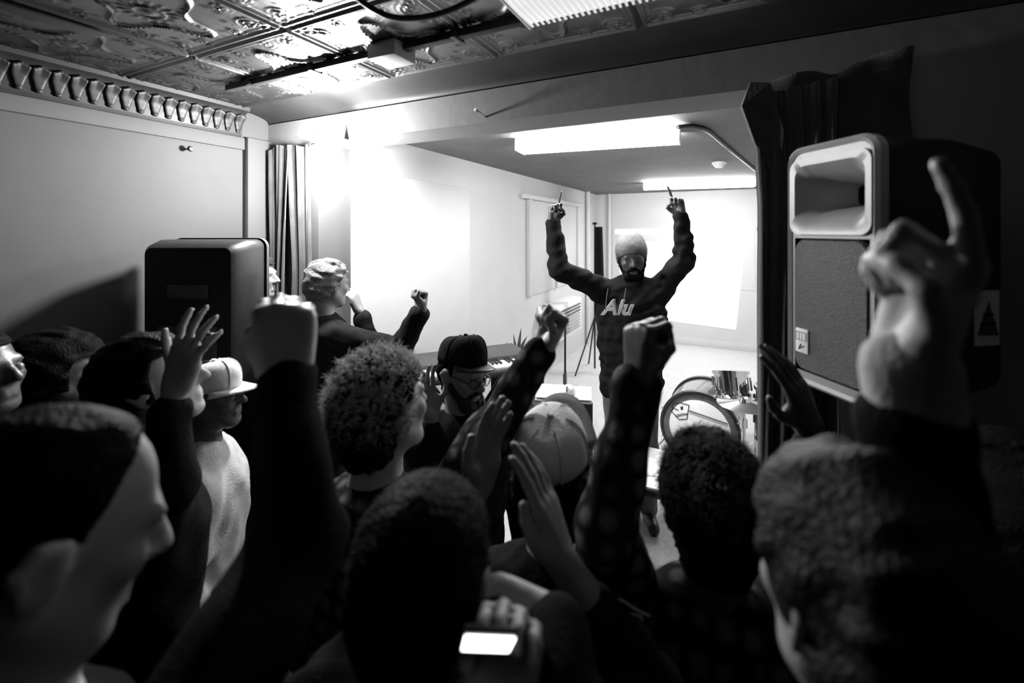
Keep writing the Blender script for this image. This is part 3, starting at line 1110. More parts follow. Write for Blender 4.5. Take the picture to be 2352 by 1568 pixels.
def tom(label, c, r, dep, tilt, mat, legs=None):
    t = thing('tom_drum', label, 'drum', c)
    ax = tilt.normalized()
    lathe('shell', [(r, 0), (r, dep), (r - 0.008, dep), (r - 0.008, 0), (r, 0)], mat, t, 36, axis=ax)
    for h0 in (0, dep):
        lathe('hoop', [(r - 0.004, h0 - 0.012), (r + 0.012, h0 - 0.012), (r + 0.012, h0 + 0.014), (r - 0.004, h0 + 0.014), (r - 0.004, h0 - 0.012)], 'chrome', t, 36, axis=ax)
        lathe('drum_skin', [(0, h0 + 0.002), (r - 0.004, h0 + 0.002), (r - 0.004, h0 - 0.002), (0, h0 - 0.002)], 'drum_head', t, 36, axis=ax)
    u, v, d = frame_from(ax)
    for k in range(6):
        a = 2 * math.pi * k / 6 + 0.3
        q = (u * math.cos(a) + v * math.sin(a))
        tube('lug', [q * (r + 0.012) + d * dep * 0.2, q * (r + 0.012) + d * dep * 0.8], 0.008, 'chrome', t, 8)
    return t


tc_ = P(1683, 905, 3.45)
tm = tom('chrome rack tom mounted above the right side of the bass drum', tc_, 0.125, 0.16, C2W(0.03, 1, 0.30), 'chrome')
tube('tom_arm', [(0, 0.05, -0.001), (0.02, 0.10, -0.10), (0.0, 0.14, -0.26)], 0.012, 'chrome', tm, 10)
sn = P(1612, 897, 4.08)
s2 = tom('snare drum with chrome hoops half hidden behind the bass drum', Vector((sn.x, sn.y, sn.z - 0.13)), 0.17, 0.13, C2W(0.0, 1, 0.12), 'white_plastic')
for k in range(3):
    a = 2 * math.pi * k / 3 + 0.5
    tube('stand_leg', [(0, 0, -0.02), (0, 0, -0.25), (0.26 * math.cos(a), 0.26 * math.sin(a), SZ + 0.01 - (sn.z - 0.13))], 0.009, 'chrome', s2, 8)
fl = P(1715, 960, 3.25)
ft = tom('floor tom with chrome legs at the curtain edge', Vector((fl.x + 0.25, fl.y + 0.08, SZ + 0.28)), 0.19, 0.36, Vector((0, 0, 1)), 'drum_wrap')
for k in range(3):
    a = 2 * math.pi * k / 3 + 2.6
    tube('leg', [(0.215 * math.cos(a), 0.215 * math.sin(a), 0.25), (0.215 * math.cos(a), 0.215 * math.sin(a), -0.20), (0.235 * math.cos(a), 0.235 * math.sin(a), -0.272)], 0.008, 'chrome', ft, 8)
hs = P(1708, 1000, 3.05)
hst = thing('cymbal_stand', 'chrome cymbal stand legs beside the bass drum', 'cymbal stand', (hs.x, hs.y, SZ))
tube('pole', [(0, 0, 0.08), (0, 0, 0.62)], 0.012, 'chrome', hst, 10)
tube('clamp', [(0, 0, 0.44), (0, 0, 0.50)], 0.024, 'chrome', hst, 10)
lathe('cymbal', [(0.006, 0.66), (0.03, 0.665), (0.045, 0.645), (0.17, 0.62), (0.168, 0.617), (0.04, 0.64), (0.006, 0.65)], 'chrome', hst, 36, axis_o=(0, 0, -0.02))
for k in range(3):
    a = 2 * math.pi * k / 3 + 1.0
    tube('leg', [(0, 0, 0.30), (0.20 * math.cos(a), 0.20 * math.sin(a), 0.012)], 0.009, 'chrome', hst, 8)

# ------------------------------------------------------------------ table, laptop, keyboard, plant, stands on the stage
tb = thing('work_table', 'white-topped table with black edge in front of the performer', 'table', (-0.62, 2.43, SZ))
TBZ = 0.75
box('table_top', (0.03, -0.28, TBZ - SZ - 0.012), (0.62, 0.12, TBZ - SZ), 'white_plastic', tb, 0.003)
box('table_edge', (0.025, -0.285, TBZ - SZ - 0.045), (0.625, 0.125, TBZ - SZ - 0.0125), 'black_plastic', tb, 0.003)
for sx in (0.07, 0.58):
    for sy in (-0.24, 0.08):
        tube('leg', [(sx, sy, TBZ - SZ - 0.045), (sx, sy, 0)], 0.016, 'black_plastic', tb, 10)
mx = P(1412, 1010, 2.35)
mb = thing('effects_box', 'small black box with cable on the white table', 'effects box', (mx.x, mx.y, TBZ))
box('case', (-0.05, -0.04, 0), (0.06, 0.04, 0.05), 'black_plastic', mb, 0.006)
for k in range(3):
    lathe('knob', [(0, 0.05), (0.008, 0.05), (0.007, 0.064), (0, 0.064)], 'steel', mb, 12, axis_o=(-0.03 + 0.033 * k, 0, 0))
tube('cable', smooth_path([(-0.05, 0, 0.02), (-0.09, -0.04, 0.008), (-0.12, -0.10, 0.006), (-0.10, -0.15, 0.006)]), 0.004, 'black_plastic', mb, 8)
pp = thing('paper_sheet', 'loose white paper sheet on the table under the raised plaid arm', 'paper', (mx.x + 0.16, mx.y - 0.02, TBZ), 0.3)
bm = bmesh.new()
g = [[bm.verts.new((-0.105 + 0.21 * i / 6, -0.09 + 0.18 * j / 4, 0.002 + 0.004 * abs(math.sin(i * 0.9 + j)))) for j in range(5)] for i in range(7)]
for i in range(6):
    for j in range(4):
        bm.faces.new((g[i][j], g[i + 1][j], g[i + 1][j + 1], g[i][j + 1]))
po = bm_obj('sheet', bm, 'paper', pp, smooth=True)
po.modifiers.new('thickness', 'SOLIDIFY').thickness = 0.0008

lp = P(1293, 912, 2.35)
rk = thing('equipment_rack', 'dark equipment rack at the left end of the white table', 'rack', (lp.x, lp.y, SZ), TH + 0.15)
box('case', (-0.16, -0.02, 0), (0.16, 0.26, lp.z - SZ - 0.03), 'black_plastic', rk, 0.008)
for k in range(3):
    box('panel', (-0.14, -0.028, 0.12 + 0.22 * k), (0.14, -0.018, 0.30 + 0.22 * k), 'dark_plastic', rk, 0.004)
lt = thing('laptop', 'thin white-edged laptop lying on the equipment rack', 'laptop', (lp.x, lp.y, lp.z - 0.03), TH - 0.18)
box('base', (-0.15, 0.0, 0.0), (0.15, 0.21, 0.010), 'white_plastic', lt, 0.003)
box('keyboard_deck', (-0.13, 0.03, 0.010), (0.13, 0.18, 0.012), 'black_plastic', lt, 0.001)
box('lid', (-0.15, 0.0, 0.016), (0.15, 0.21, 0.024), 'white_plastic', lt, 0.003)
ms = P(1306, 893, 2.42)
mo = thing('computer_mouse', 'rounded white mouse on top of the laptop', 'mouse', (ms.x, ms.y, lp.z - 0.006))
lathe('shell', [(0.034, 0.0), (0.038, 0.012), (0.034, 0.03), (0.02, 0.044), (0, 0.05)], 'white_plastic', mo, 24)
box('button_seam', (-0.001, -0.038, 0.010), (0.001, -0.018, 0.046), 'dark_plastic', mo)

kb0 = P(1085, 838, 2.92)
kdir = (P(1195, 824, 3.05) - P(975, 850, 2.78))
kdir.z = 0
ang = math.atan2(kdir.y, kdir.x)
kb = thing('electric_keyboard', 'dark electric keyboard with a white key strip behind the man in the cap', 'keyboard', (kb0.x, kb0.y, SZ), ang)
kz = kb0.z - SZ
box('body', (-0.42, 0.0, kz - 0.05), (0.42, 0.30, kz + 0.035), 'dark_plastic', kb, 0.01)
for k in range(28):
    box('white_key', (-0.40 + 0.0286 * k, -0.14, kz - 0.012), (-0.40 + 0.0286 * k + 0.027, 0.0, kz + 0.008), 'white_plastic', kb, 0.002)
for k in range(27):
    if k % 7 in (2, 6):
        continue
    box('black_key', (-0.40 + 0.0286 * (k + 1) - 0.007, -0.085, kz + 0.008), (-0.40 + 0.0286 * (k + 1) + 0.007, 0.0, kz + 0.02), 'black_plastic', kb, 0.002)
box('key_bed', (-0.42, -0.15, kz - 0.05), (0.42, 0.0, kz - 0.013), 'dark_plastic', kb, 0.004)
for s in (-1, 1):
    tube('stand_bar', [(s * 0.30, 0.08, kz - 0.05), (-s * 0.30, 0.10 + 0.02 * s, 0.015)], 0.014, 'black_plastic', kb, 10)

pl0 = P(1188, 850, 3.45)
ab = thing('guitar_amplifier', 'dark guitar amplifier cabinet carrying the potted plant', 'amplifier', (pl0.x, pl0.y, SZ), TH)
AH = pl0.z - SZ
box('cabinet', (-0.20, -0.12, 0), (0.20, 0.14, AH), 'black_plastic', ab, 0.012)
box('grille_cloth', (-0.17, -0.128, 0.05), (0.17, -0.118, AH - 0.14), 'cloth_grey', ab, 0.004)
box('control_panel', (-0.17, -0.128, AH - 0.11), (0.17, -0.119, AH - 0.05), 'steel', ab, 0.003)
for k in range(5):
    lathe('knob', [(0, 0), (0.012, 0), (0.010, 0.018), (0, 0.018)], 'black_plastic', ab, 12, axis_o=(-0.12 + 0.06 * k, -0.128, AH - 0.08), axis=(0, -1, 0))
pt = thing('potted_plant', 'small plant with pointed dark leaves in a round pot', 'plant', (pl0.x, pl0.y, pl0.z))
lathe('pot', [(0, 0), (0.04, 0), (0.052, 0.09), (0.056, 0.092), (0.056, 0.105), (0.047, 0.105), (0.045, 0.085), (0, 0.085)], 'terracotta', pt, 28)
for k, (dx, up, wd) in enumerate(((0.03, 0.27, 0.026), (0.075, 0.25, 0.028), (-0.09, 0.18, 0.024), (-0.03, 0.22, 0.02), (0.11, 0.15, 0.022), (-0.11, 0.12, 0.02))):
    bm = bmesh.new()
    L, Rr = [], []
    side = C2W(1, 0, 0)
    n = 9
    for i in range(n + 1):
        t_ = i / n
        c = C2W(dx * t_, 0, -0.03 * math.sin(k * 2.1) * t_) + Vector((0, 0, 0.085 + up * (t_ - 0.35 * (abs(dx) / 0.1) * t_ * t_)))
        w = wd * math.sin(math.pi * (0.12 + 0.88 * t_) ** 0.8) * (1 - 0.1 * t_) + 0.001
        fold = C2W(0, 0, 0.3 * w)
        L.append(bm.verts.new(c - side * w * 0.5 + fold))
        Rr.append((bm.verts.new(c), bm.verts.new(c + side * w * 0.5 + fold)))
    for i in range(n):
        bm.faces.new((L[i], L[i + 1], Rr[i + 1][0], Rr[i][0]))
        bm.faces.new((Rr[i][0], Rr[i + 1][0], Rr[i + 1][1], Rr[i][1]))
    lf = bm_obj('leaf', bm, 'leaf', pt, smooth=True)
    lf.modifiers.new('thickness', 'SOLIDIFY').thickness = 0.0012

mc = P(1298, 870, 3.4)
mst = thing('microphone_stand', 'thin dark microphone stand left of the performer', 'microphone stand', (mc.x, mc.y, SZ))
tube('pole', [(0, 0, 0.03), (0, 0, 1.06)], 0.008, 'black_plastic', mst, 8)
tube('clutch', [(0, 0, 0.62), (0, 0, 0.70)], 0.016, 'steel', mst, 10)
lathe('round_base', [(0, 0), (0.13, 0), (0.13, 0.012), (0.03, 0.03), (0, 0.03)], 'black_plastic', mst, 28)
tube('microphone', [(0, 0, 1.06), (0.02, -0.03, 1.13)], [0.012, 0.02], 'steel', mst, 10)


# ------------------------------------------------------------------ people
def cam_dir(a_deg):
    a = math.radians(a_deg)
    return (CAM_F * math.cos(a) + CAM_R * math.sin(a)).normalized()


def head_matrix(a, pitch, roll):
    f = cam_dir(a)
    r = f.cross(UP).normalized()
    R = Matrix((r, f, UP)).transposed()          # columns right, forward, up
    R = R @ Matrix.Rotation(math.radians(pitch), 3, 'X') @ Matrix.Rotation(math.radians(roll), 3, 'Y')
    return R


def add_head(s, Hc, R, k=1.0, open_mouth=False):
    Rn = np.array(R)

    def w(p):
        return np.array(Hc) + Rn @ (np.array(p) * k)

    def e(c, r, kk=0.02, sub=False):
        s.ell(w(c), np.array(r) * k, Rn, kk * k, sub)

    def c(a, b, ra, rb, kk=0.012):
        s.cone(w(a), w(b), ra * k, rb * k, kk * k)
    e((0, -0.018, 0.022), (0.075, 0.096, 0.088))
    e((0, 0.022, -0.040), (0.060, 0.066, 0.080), 0.03)
    for sx in (-1, 1):
        c((sx * 0.056, -0.005, -0.055), (sx * 0.026, 0.058, -0.100), 0.018, 0.016, 0.03)
        e((sx * 0.038, 0.062, -0.028), (0.022, 0.018, 0.020), 0.02)
    e((0, 0.066, -0.104), (0.026, 0.020, 0.018), 0.02)
    c((-0.036, 0.074, 0.014), (0.036, 0.074, 0.014), 0.012, 0.012, 0.014)
    for sx in (-1, 1):
        e((sx * 0.031, 0.094, -0.009), (0.017, 0.013, 0.011), 0.010, True)
    c((0, 0.084, 0.006), (0, 0.108, -0.032), 0.009, 0.012, 0.010)
    for sx in (-1, 1):
        e((sx * 0.012, 0.094, -0.037), (0.008, 0.011, 0.008), 0.006)
    c((-0.018, 0.082, -0.064), (0.018, 0.082, -0.064), 0.0065, 0.0065, 0.006)
    c((-0.016, 0.082, -0.077), (0.016, 0.082, -0.077), 0.0075, 0.0075, 0.006)
    if open_mouth:
        e((0, 0.092, -0.071), (0.018, 0.016, 0.007), 0.004, True)
    for sx in (-1, 1):
        e((sx * 0.079, -0.010, -0.010), (0.008, 0.019, 0.030), 0.008)
        c((sx * 0.083, -0.022, 0.010), (sx * 0.087, -0.032, -0.005), 0.006, 0.006, 0.006)
        c((sx * 0.087, -0.032, -0.005), (sx * 0.081, -0.016, -0.036), 0.006, 0.006, 0.006)
        c((sx * 0.083, -0.022, 0.010), (sx * 0.080, -0.002, 0.012), 0.006, 0.005, 0.006)
    return w


def add_hand(s, W, d, n, side, style, k=1.0):
    """W wrist, d wrist->knuckles, n palm normal; side 'R' or 'L'"""
    d = Vector(d).normalized()
    n = Vector(n)
    n = (n - d * n.dot(d)).normalized()
    wv = d.cross(n) if side == 'R' else n.cross(d)      # towards the thumb
    W = Vector(W)

    def pt(a, b, c):
        return W + (d * a + wv * b + n * c) * k
    # palm: four metacarpals and the ball of the thumb
    offs = (0.030, 0.010, -0.010, -0.028)
    kn = (0.092, 0.096, 0.092, 0.084)
    for o_, q in zip(offs, kn):
        s.cone(pt(0.008, o_ * 0.55, 0), pt(q, o_, 0), 0.016 * k, 0.0115 * k, 0.012 * k)
    s.cone(pt(0.02, 0.02, 0.006), pt(0.055, 0.036, 0.014), 0.017 * k, 0.014 * k, 0.012 * k)
    s.cone(pt(0.02, -0.02, 0.006), pt(0.065, -0.026, 0.008), 0.015 * k, 0.013 * k, 0.012 * k)
    lens = ((0.044, 0.026, 0.022), (0.048, 0.030, 0.023), (0.044, 0.028, 0.022), (0.035, 0.021, 0.020))

    def finger(i, angs, spread=0.0):
        p = pt(kn[i], offs[i], 0)
        ang = 0.0
        rads = (0.0098, 0.0088, 0.0080, 0.0068)
        dir0 = (d + wv * spread).normalized()
        for j in range(3):
            ang += math.radians(angs[j])
            q = p + (dir0 * math.cos(ang) + n * math.sin(ang)) * (lens[i][j] * k)
            s.cone(p, q, rads[j] * k, rads[j + 1] * k, 0.004 * k)
            p = q
    sp = (0.16, 0.05, -0.06, -0.20)
    curl = (78, 95, 55)
    if style == 'open':
        for i in range(4):
            finger(i, (8 + 3 * i, 12 + 3 * i, 8), sp[i])
        th = [pt(0.035, 0.036, 0.012), pt(0.062, 0.064, 0.018), pt(0.088, 0.080, 0.018), pt(0.112, 0.088, 0.016)]
    elif style == 'flat':
        for i in range(4):
            finger(i, (6, 8, 6), sp[i] * 0.25)
        th = [pt(0.035, 0.036, 0.010), pt(0.066, 0.054, 0.012), pt(0.096, 0.060, 0.010), pt(0.120, 0.058, 0.008)]
    elif style in ('point', 'point_bent'):
        finger(0, (-4, 12, 8) if style == 'point' else (26, 14, 6), 0.05)
        for i in (1, 2, 3):
            finger(i, (72, 92, 55), 0)
        th = [pt(0.035, 0.036, 0.014), pt(0.060, 0.046, 0.036), pt(0.076, 0.026, 0.050), pt(0.080, 0.004, 0.052)]
    elif style == 'hold':
        for i in range(4):
            finger(i, (35, 50, 35), 0)
        th = [pt(0.035, 0.036, 0.014), pt(0.062, 0.050, 0.034), pt(0.088, 0.048, 0.048), pt(0.108, 0.042, 0.054)]
    else:
        for i in range(4):
            finger(i, curl, 0)
        th = [pt(0.035, 0.036, 0.014), pt(0.062, 0.044, 0.034), pt(0.080, 0.026, 0.046), pt(0.084, 0.002, 0.050)]
    rr = (0.0125, 0.0105, 0.0095, 0.0080)
    for j in range(3):
        s.cone(th[j], th[j + 1], rr[j] * k, rr[j + 1] * k, 0.006 * k)
    return pt


def ik(S, W, Lu, Lf, pole):
    S, W = Vector(S), Vector(W)
    D = W - S
    L = D.length
    sc = max(1.0, L / (Lu + Lf) * 1.005)
    Lu *= sc
    Lf *= sc
    d = D.normalized()
    x = (Lu * Lu - Lf * Lf + L * L) / (2 * L)
    h = math.sqrt(max(0, Lu * Lu - x * x))
    pole = Vector(pole)
    pv = pole - d * pole.dot(d)
    if pv.length < 1e-4:
        pv = Vector((0, 0, -1)) - d * d.dot(Vector((0, 0, -1)))
    return S + d * x + pv.normalized() * h


PEOPLE = {}


def person(label, head, a, pitch=0, roll=0, ab=None, floor=0.0, skin='skin_mid', hs=1.0, top='jacket', topmat='cloth_black', legmat='cloth_black',
           arms=None, vox=0.0075, sw=0.172, seed=1, hair=None, lean=(0, 0), collar=None, bulk=1.0, hem=0.0, eyes=False, beard=None, open_mouth=False,
           sleeve_end=0.90, group='people in the room', wrinkle=0.004, neck_len=0.0):
    arms = arms or {}
    Hc = P(*head) if isinstance(head, tuple) else Vector(head)
    ab = a if ab is None else ab
    R = head_matrix(a, pitch, roll)
    fb = cam_dir(ab)
    rb = fb.cross(UP).normalized()
    st = Hc.z + 0.112 * hs - floor
    s_ = st / 1.74
    T = Hc - UP * (0.235 * hs + neck_len) - fb * 0.035
    pel = Vector((T.x + lean[0], T.y + lean[1], floor + 0.535 * st))
    waist = T.lerp(pel, 0.62) + fb * 0.01
    chest = T.lerp(pel, 0.30) + fb * 0.015
    base = Vector((pel.x, pel.y, floor))
    root = thing('person', label, 'person', base, 0, group)
    Bn = np.array(base)
    J = {}
    for sd in 'LR':
        sg = 1 if sd == 'R' else -1
        S = T - UP * 0.055 * s_ + rb * sg * sw
        spec = arms.get(sd)
        Lu, Lf = 0.29 * s_, 0.255 * s_
        if spec is None:
            E = S - UP * Lu * 0.97 + rb * sg * 0.06 - fb * 0.03
            Wp = E - UP * Lf * 0.9 + fb * 0.10
            J[sd] = (S, E, Wp, (Wp - E).normalized(), -rb * sg + fb * 0.2, 'hold')
        else:
            Wp = P(*spec['w']) if isinstance(spec['w'], tuple) else spec['w']
            if Wp.z > S.z + 0.05:
                S = S + UP * 0.045 - rb * sg * 0.015
            if 'e' in spec:
                E = P(*spec['e'])
            else:
                E = ik(S, Wp, Lu, Lf, C2W(*spec.get('pole', (0.3 * sg, -1, 0))))
            d = C2W(*spec['d']) if 'd' in spec else (Wp - E).normalized()
            J[sd] = (S, E, Wp, d, C2W(*spec['n']), spec.get('style', 'fist'))
    # --- body: one continuous surface from head to finger tips and hips
    s = SDF()
    hw = add_head(s, Hc, R, hs, open_mouth)
    s.cone(hw((0, -0.028, -0.075)), np.array(T) + np.array(fb) * 0.0 + np.array((0, 0, 0.01)), 0.052 * hs, 0.060, 0.03)
    fl = (np.array(fb), 0.70)
    s.cone(np.array(T - UP * 0.06), np.array(chest), 0.11, 0.145, 0.05, fl)
    s.cone(np.array(chest), np.array(waist), 0.145, 0.125, 0.05, fl)
    s.cone(np.array(waist), np.array(pel), 0.125, 0.14, 0.05, fl)
    for sd in 'LR':
        S, E, Wp, d, n, style = J[sd]
        s.cone(T - UP * 0.03, S, 0.05, 0.05, 0.05)
        s.cone(S, E, 0.048, 0.040, 0.03)
        s.cone(E, Wp, 0.040, 0.026, 0.02)
        hk = arms.get(sd, {}).get('k', 1.0) if arms.get(sd) else 1.0
        add_hand(s, Wp, d, n, sd, style, hk)
    pos, q = s.build(vox)
    mesh_obj('body', np_mesh('body', pos - Bn, q), skin, root)
    # --- top with sleeves
    c = SDF()
    c.cone(np.array(T - UP * 0.055), np.array(chest), 0.135 * bulk, 0.175 * bulk, 0.06, fl)
    c.cone(np.array(chest), np.array(waist), 0.175 * bulk, 0.160 * bulk, 0.06, fl)
    hp = pel - UP * (0.02 + hem)
    c.cone(np.array(waist), np.array(hp), 0.160 * bulk, 0.172 * bulk, 0.06, fl)
    c.cone(T - UP * 0.005 - fb * 0.012, T - UP * 0.06, 0.070, 0.10, 0.03)
    for sd in 'LR':
        S, E, Wp, d, n, style = J[sd]
        c.cone(T - UP * 0.035, S, 0.068, 0.068, 0.05)
        c.cone(S, E, 0.066 * bulk, 0.055 * bulk, 0.03)
        se = arms.get(sd, {}).get('cuff', sleeve_end) if arms.get(sd) else sleeve_end
        Ce = E.lerp(Wp, se)
        c.cone(E, Ce, 0.055 * bulk, 0.040 * bulk, 0.02)
        if se > 0.5:
            c.cone(E.lerp(Wp, se - 0.06), Ce, 0.043 * bulk, 0.042 * bulk, 0.006)
    if collar:
        for k_ in range(10):
            a0 = 2 * math.pi * k_ / 10
            a1 = 2 * math.pi * (k_ + 1) / 10
            f = lambda aa: T + UP * (0.022 - 0.02 * math.sin(aa)) + rb * 0.072 * math.cos(aa) + fb * (0.070 * math.sin(aa) - 0.005)
            c.cone(f(a0), f(a1), collar, collar, 0.008)
    pos, q = c.build(max(vox * 1.35, 0.0095), noise=fold_noise(wrinkle, 55, seed))
    mesh_obj(top, np_mesh(top, pos - Bn, q), topmat, root)
    # --- trousers and shoes
    c = SDF()
    c.cone(np.array(pel + UP * 0.03), np.array(pel - UP * 0.05), 0.150, 0.150, 0.05, fl)
    for sg in (-1, 1):
        hip = pel + rb * sg * 0.085 - UP * 0.05
        foot = base + rb * sg * 0.11 + fb * 0.0
        knee = hip.lerp(foot, 0.5) + fb * 0.03
        ank = foot + UP * 0.075
        c.cone(hip, knee, 0.088, 0.064, 0.04)
        c.cone(knee, ank, 0.064, 0.052, 0.03)
    pos, q = c.build(0.014, noise=fold_noise(0.005, 45, seed + 3))
    mesh_obj('trousers', np_mesh('trousers', pos - Bn, q), legmat, root)
    for sg in (-1, 1):
        foot = base + rb * sg * 0.11
        z = SDF()
        z.cone(foot + UP * 0.042 - fb * 0.04, foot + UP * 0.036 + fb * 0.13, 0.040, 0.034, 0.02)
        z.cone(foot + UP * 0.06 - fb * 0.02, foot + UP * 0.085, 0.042, 0.044, 0.02)
        z.cone(foot + UP * 0.012 - fb * 0.05, foot + UP * 0.012 + fb * 0.14, 0.012, 0.012, 0.03)
        pos, q = z.build(0.011)
        pos[:, 2] = np.maximum(pos[:, 2], floor + 0.001)
        mesh_obj('shoe', np_mesh('shoe', pos - Bn, q), 'black_plastic', root)
    info = dict(root=root, Hc=Hc, R=R, hs=hs, base=base, J=J, T=T, fb=fb, rb=rb, chest=chest, waist=waist, hw=hw)
    if hair:
        add_hair(info, **hair)
    if eyes:
        for sx in (-1, 1):
            cpt = hw((sx * 0.031, 0.079, -0.009))
            bm = bmesh.new()
            bmesh.ops.create_icosphere(bm, subdivisions=2, radius=0.0115 * hs, matrix=Matrix.Translation(Vector(cpt - Bn)))
            bm_obj('eye', bm, 'eye_white', root, smooth=True)
    if beard:
        b = SDF()
        Rn = np.array(R)
        for sx in (-1, 1):
            b.cone(hw((sx * 0.060, 0.010, -0.045)), hw((sx * 0.030, 0.066, -0.104)), 0.020, 0.023, 0.02)
            b.cone(hw((sx * 0.006, 0.088, -0.053)), hw((sx * 0.026, 0.078, -0.066)), 0.010, 0.010, 0.006)
        b.cone(hw((-0.028, 0.068, -0.106)), hw((0.028, 0.068, -0.106)), 0.026, 0.026, 0.02)
        pos, q = b.build(0.006, noise=fold_noise(0.002, 260, seed + 9))
        mesh_obj('beard', np_mesh('beard', pos - Bn, q), beard, root)
    return info


def add_hair(info, mat='hair_black', thick=0.012, curl=0.003, freq=160, face_line=0.055, back=-0.09, vox=0.006, vol=(0, 0, 0), bun=None, seed=2, side=-0.045, lock=0):
    """shell of hair over the skull; face_line: hairline height at the front, back: how low it reaches behind"""
    k = info['hs']
    Rn = np.array(info['R'])
    Hc = np.array(info['Hc'])
    s = SDF()

    def w(p):
        return Hc + Rn @ (np.array(p) * k)
    r = np.array((0.078 + thick + vol[0], 0.099 + thick + vol[1], 0.091 + thick + vol[2])) * k
    s.ell(w((0, -0.018, 0.022 + vol[2] * 0.3)), r, Rn, 0.02)
    if back < -0.05:
        s.cone(w((0, -0.055, -0.03)), w((0, -0.050, back)), (0.062 + thick) * k, (0.045 + thick) * k, 0.03)
    if bun:
        s.ell(w(bun[0]), np.array(bun[1]) * k, Rn, 0.02)
    nz = fold_noise(curl, freq, seed, 9)
    if lock:
        n1 = fold_noise(lock, 45, seed + 5, 4)
        base_n = nz
        nz = lambda p: base_n(p) + n1(p)

    def mask(p):
        q = ((p - Hc) @ Rn) / k
        # remove the face: below the hairline in front of a slanted plane
        front = np.minimum(face_line - q[:, 2], q[:, 1] - 0.012 - 0.35 * np.maximum(q[:, 2] - 0.02, 0))          # positive = face area
        sidez = np.minimum(side - q[:, 2], q[:, 1] + 0.030)                # below the ears in front
        low = back - 0.02 - q[:, 2]
        return np.maximum(np.maximum(front, sidez), low) * k
    pos, q = s.build(vox, noise=nz, mask=mask)
    return mesh_obj('hair', np_mesh('hair', pos - np.array(info['base']), q), mat, info['root'])


def add_strands(info, n, length, coil, turns, rad, mat, thick, vol=(0, 0, 0), back=-0.09, face_line=0.055, seed=3, name='curl_strands', flop=0.0):
    """short loose strands standing on the hair, as one joined part"""
    rs = np.random.RandomState(seed)
    k = info['hs']
    R = np.array(info['R'])
    Hc = np.array(info['Hc'])
    r = np.array((0.078 + thick + vol[0], 0.099 + thick + vol[1], 0.091 + thick + vol[2]))
    V, F = [], []
    m = 0
    while m < n:
        d = rs.normal(size=3)
        d /= np.linalg.norm(d)
        p = d * r * 0.97 + np.array((0, -0.018, 0.022))
        if p[2] < back or (p[1] > 0.012 and p[2] < face_line) or (p[2] < -0.03 and p[1] > -0.02):
            continue
        nn = d / r
        nn /= np.linalg.norm(nn)
        a = np.cross(nn, rs.normal(size=3))
        a /= np.linalg.norm(a)
        b = np.cross(nn, a)
        L = length * rs.uniform(0.6, 1.3)
        ph = rs.uniform(0, 6.28)
        steps = 7
        lean_ = rs.normal(size=3) * 0.35 + np.array((0, flop, -abs(flop)))
        base_i = len(V)
        for j in range(steps):
            t = j / (steps - 1)
            c = p + (nn + lean_ * t) * L * t + coil * t ** 0.5 * (a * math.cos(ph + turns * 6.28 * t) + b * math.sin(ph + turns * 6.28 * t))
            w = rad * (1 - 0.6 * t)
            for q in range(3):
                an = 2.094 * q
                V.append(Hc + R @ ((c + w * (a * math.cos(an) + b * math.sin(an))) * k))
        for j in range(steps - 1):
            for q in range(3):
                i0 = base_i + j * 3 + q
                i1 = base_i + j * 3 + (q + 1) % 3
                F.append((i0, i1, i1 + 3, i0 + 3))
        m += 1
    o = mesh_obj(name, np_mesh(name, np.array(V) - np.array(info['base']), np.array(F)), mat, info['root'])
    o['kind'] = 'stuff'
    return o


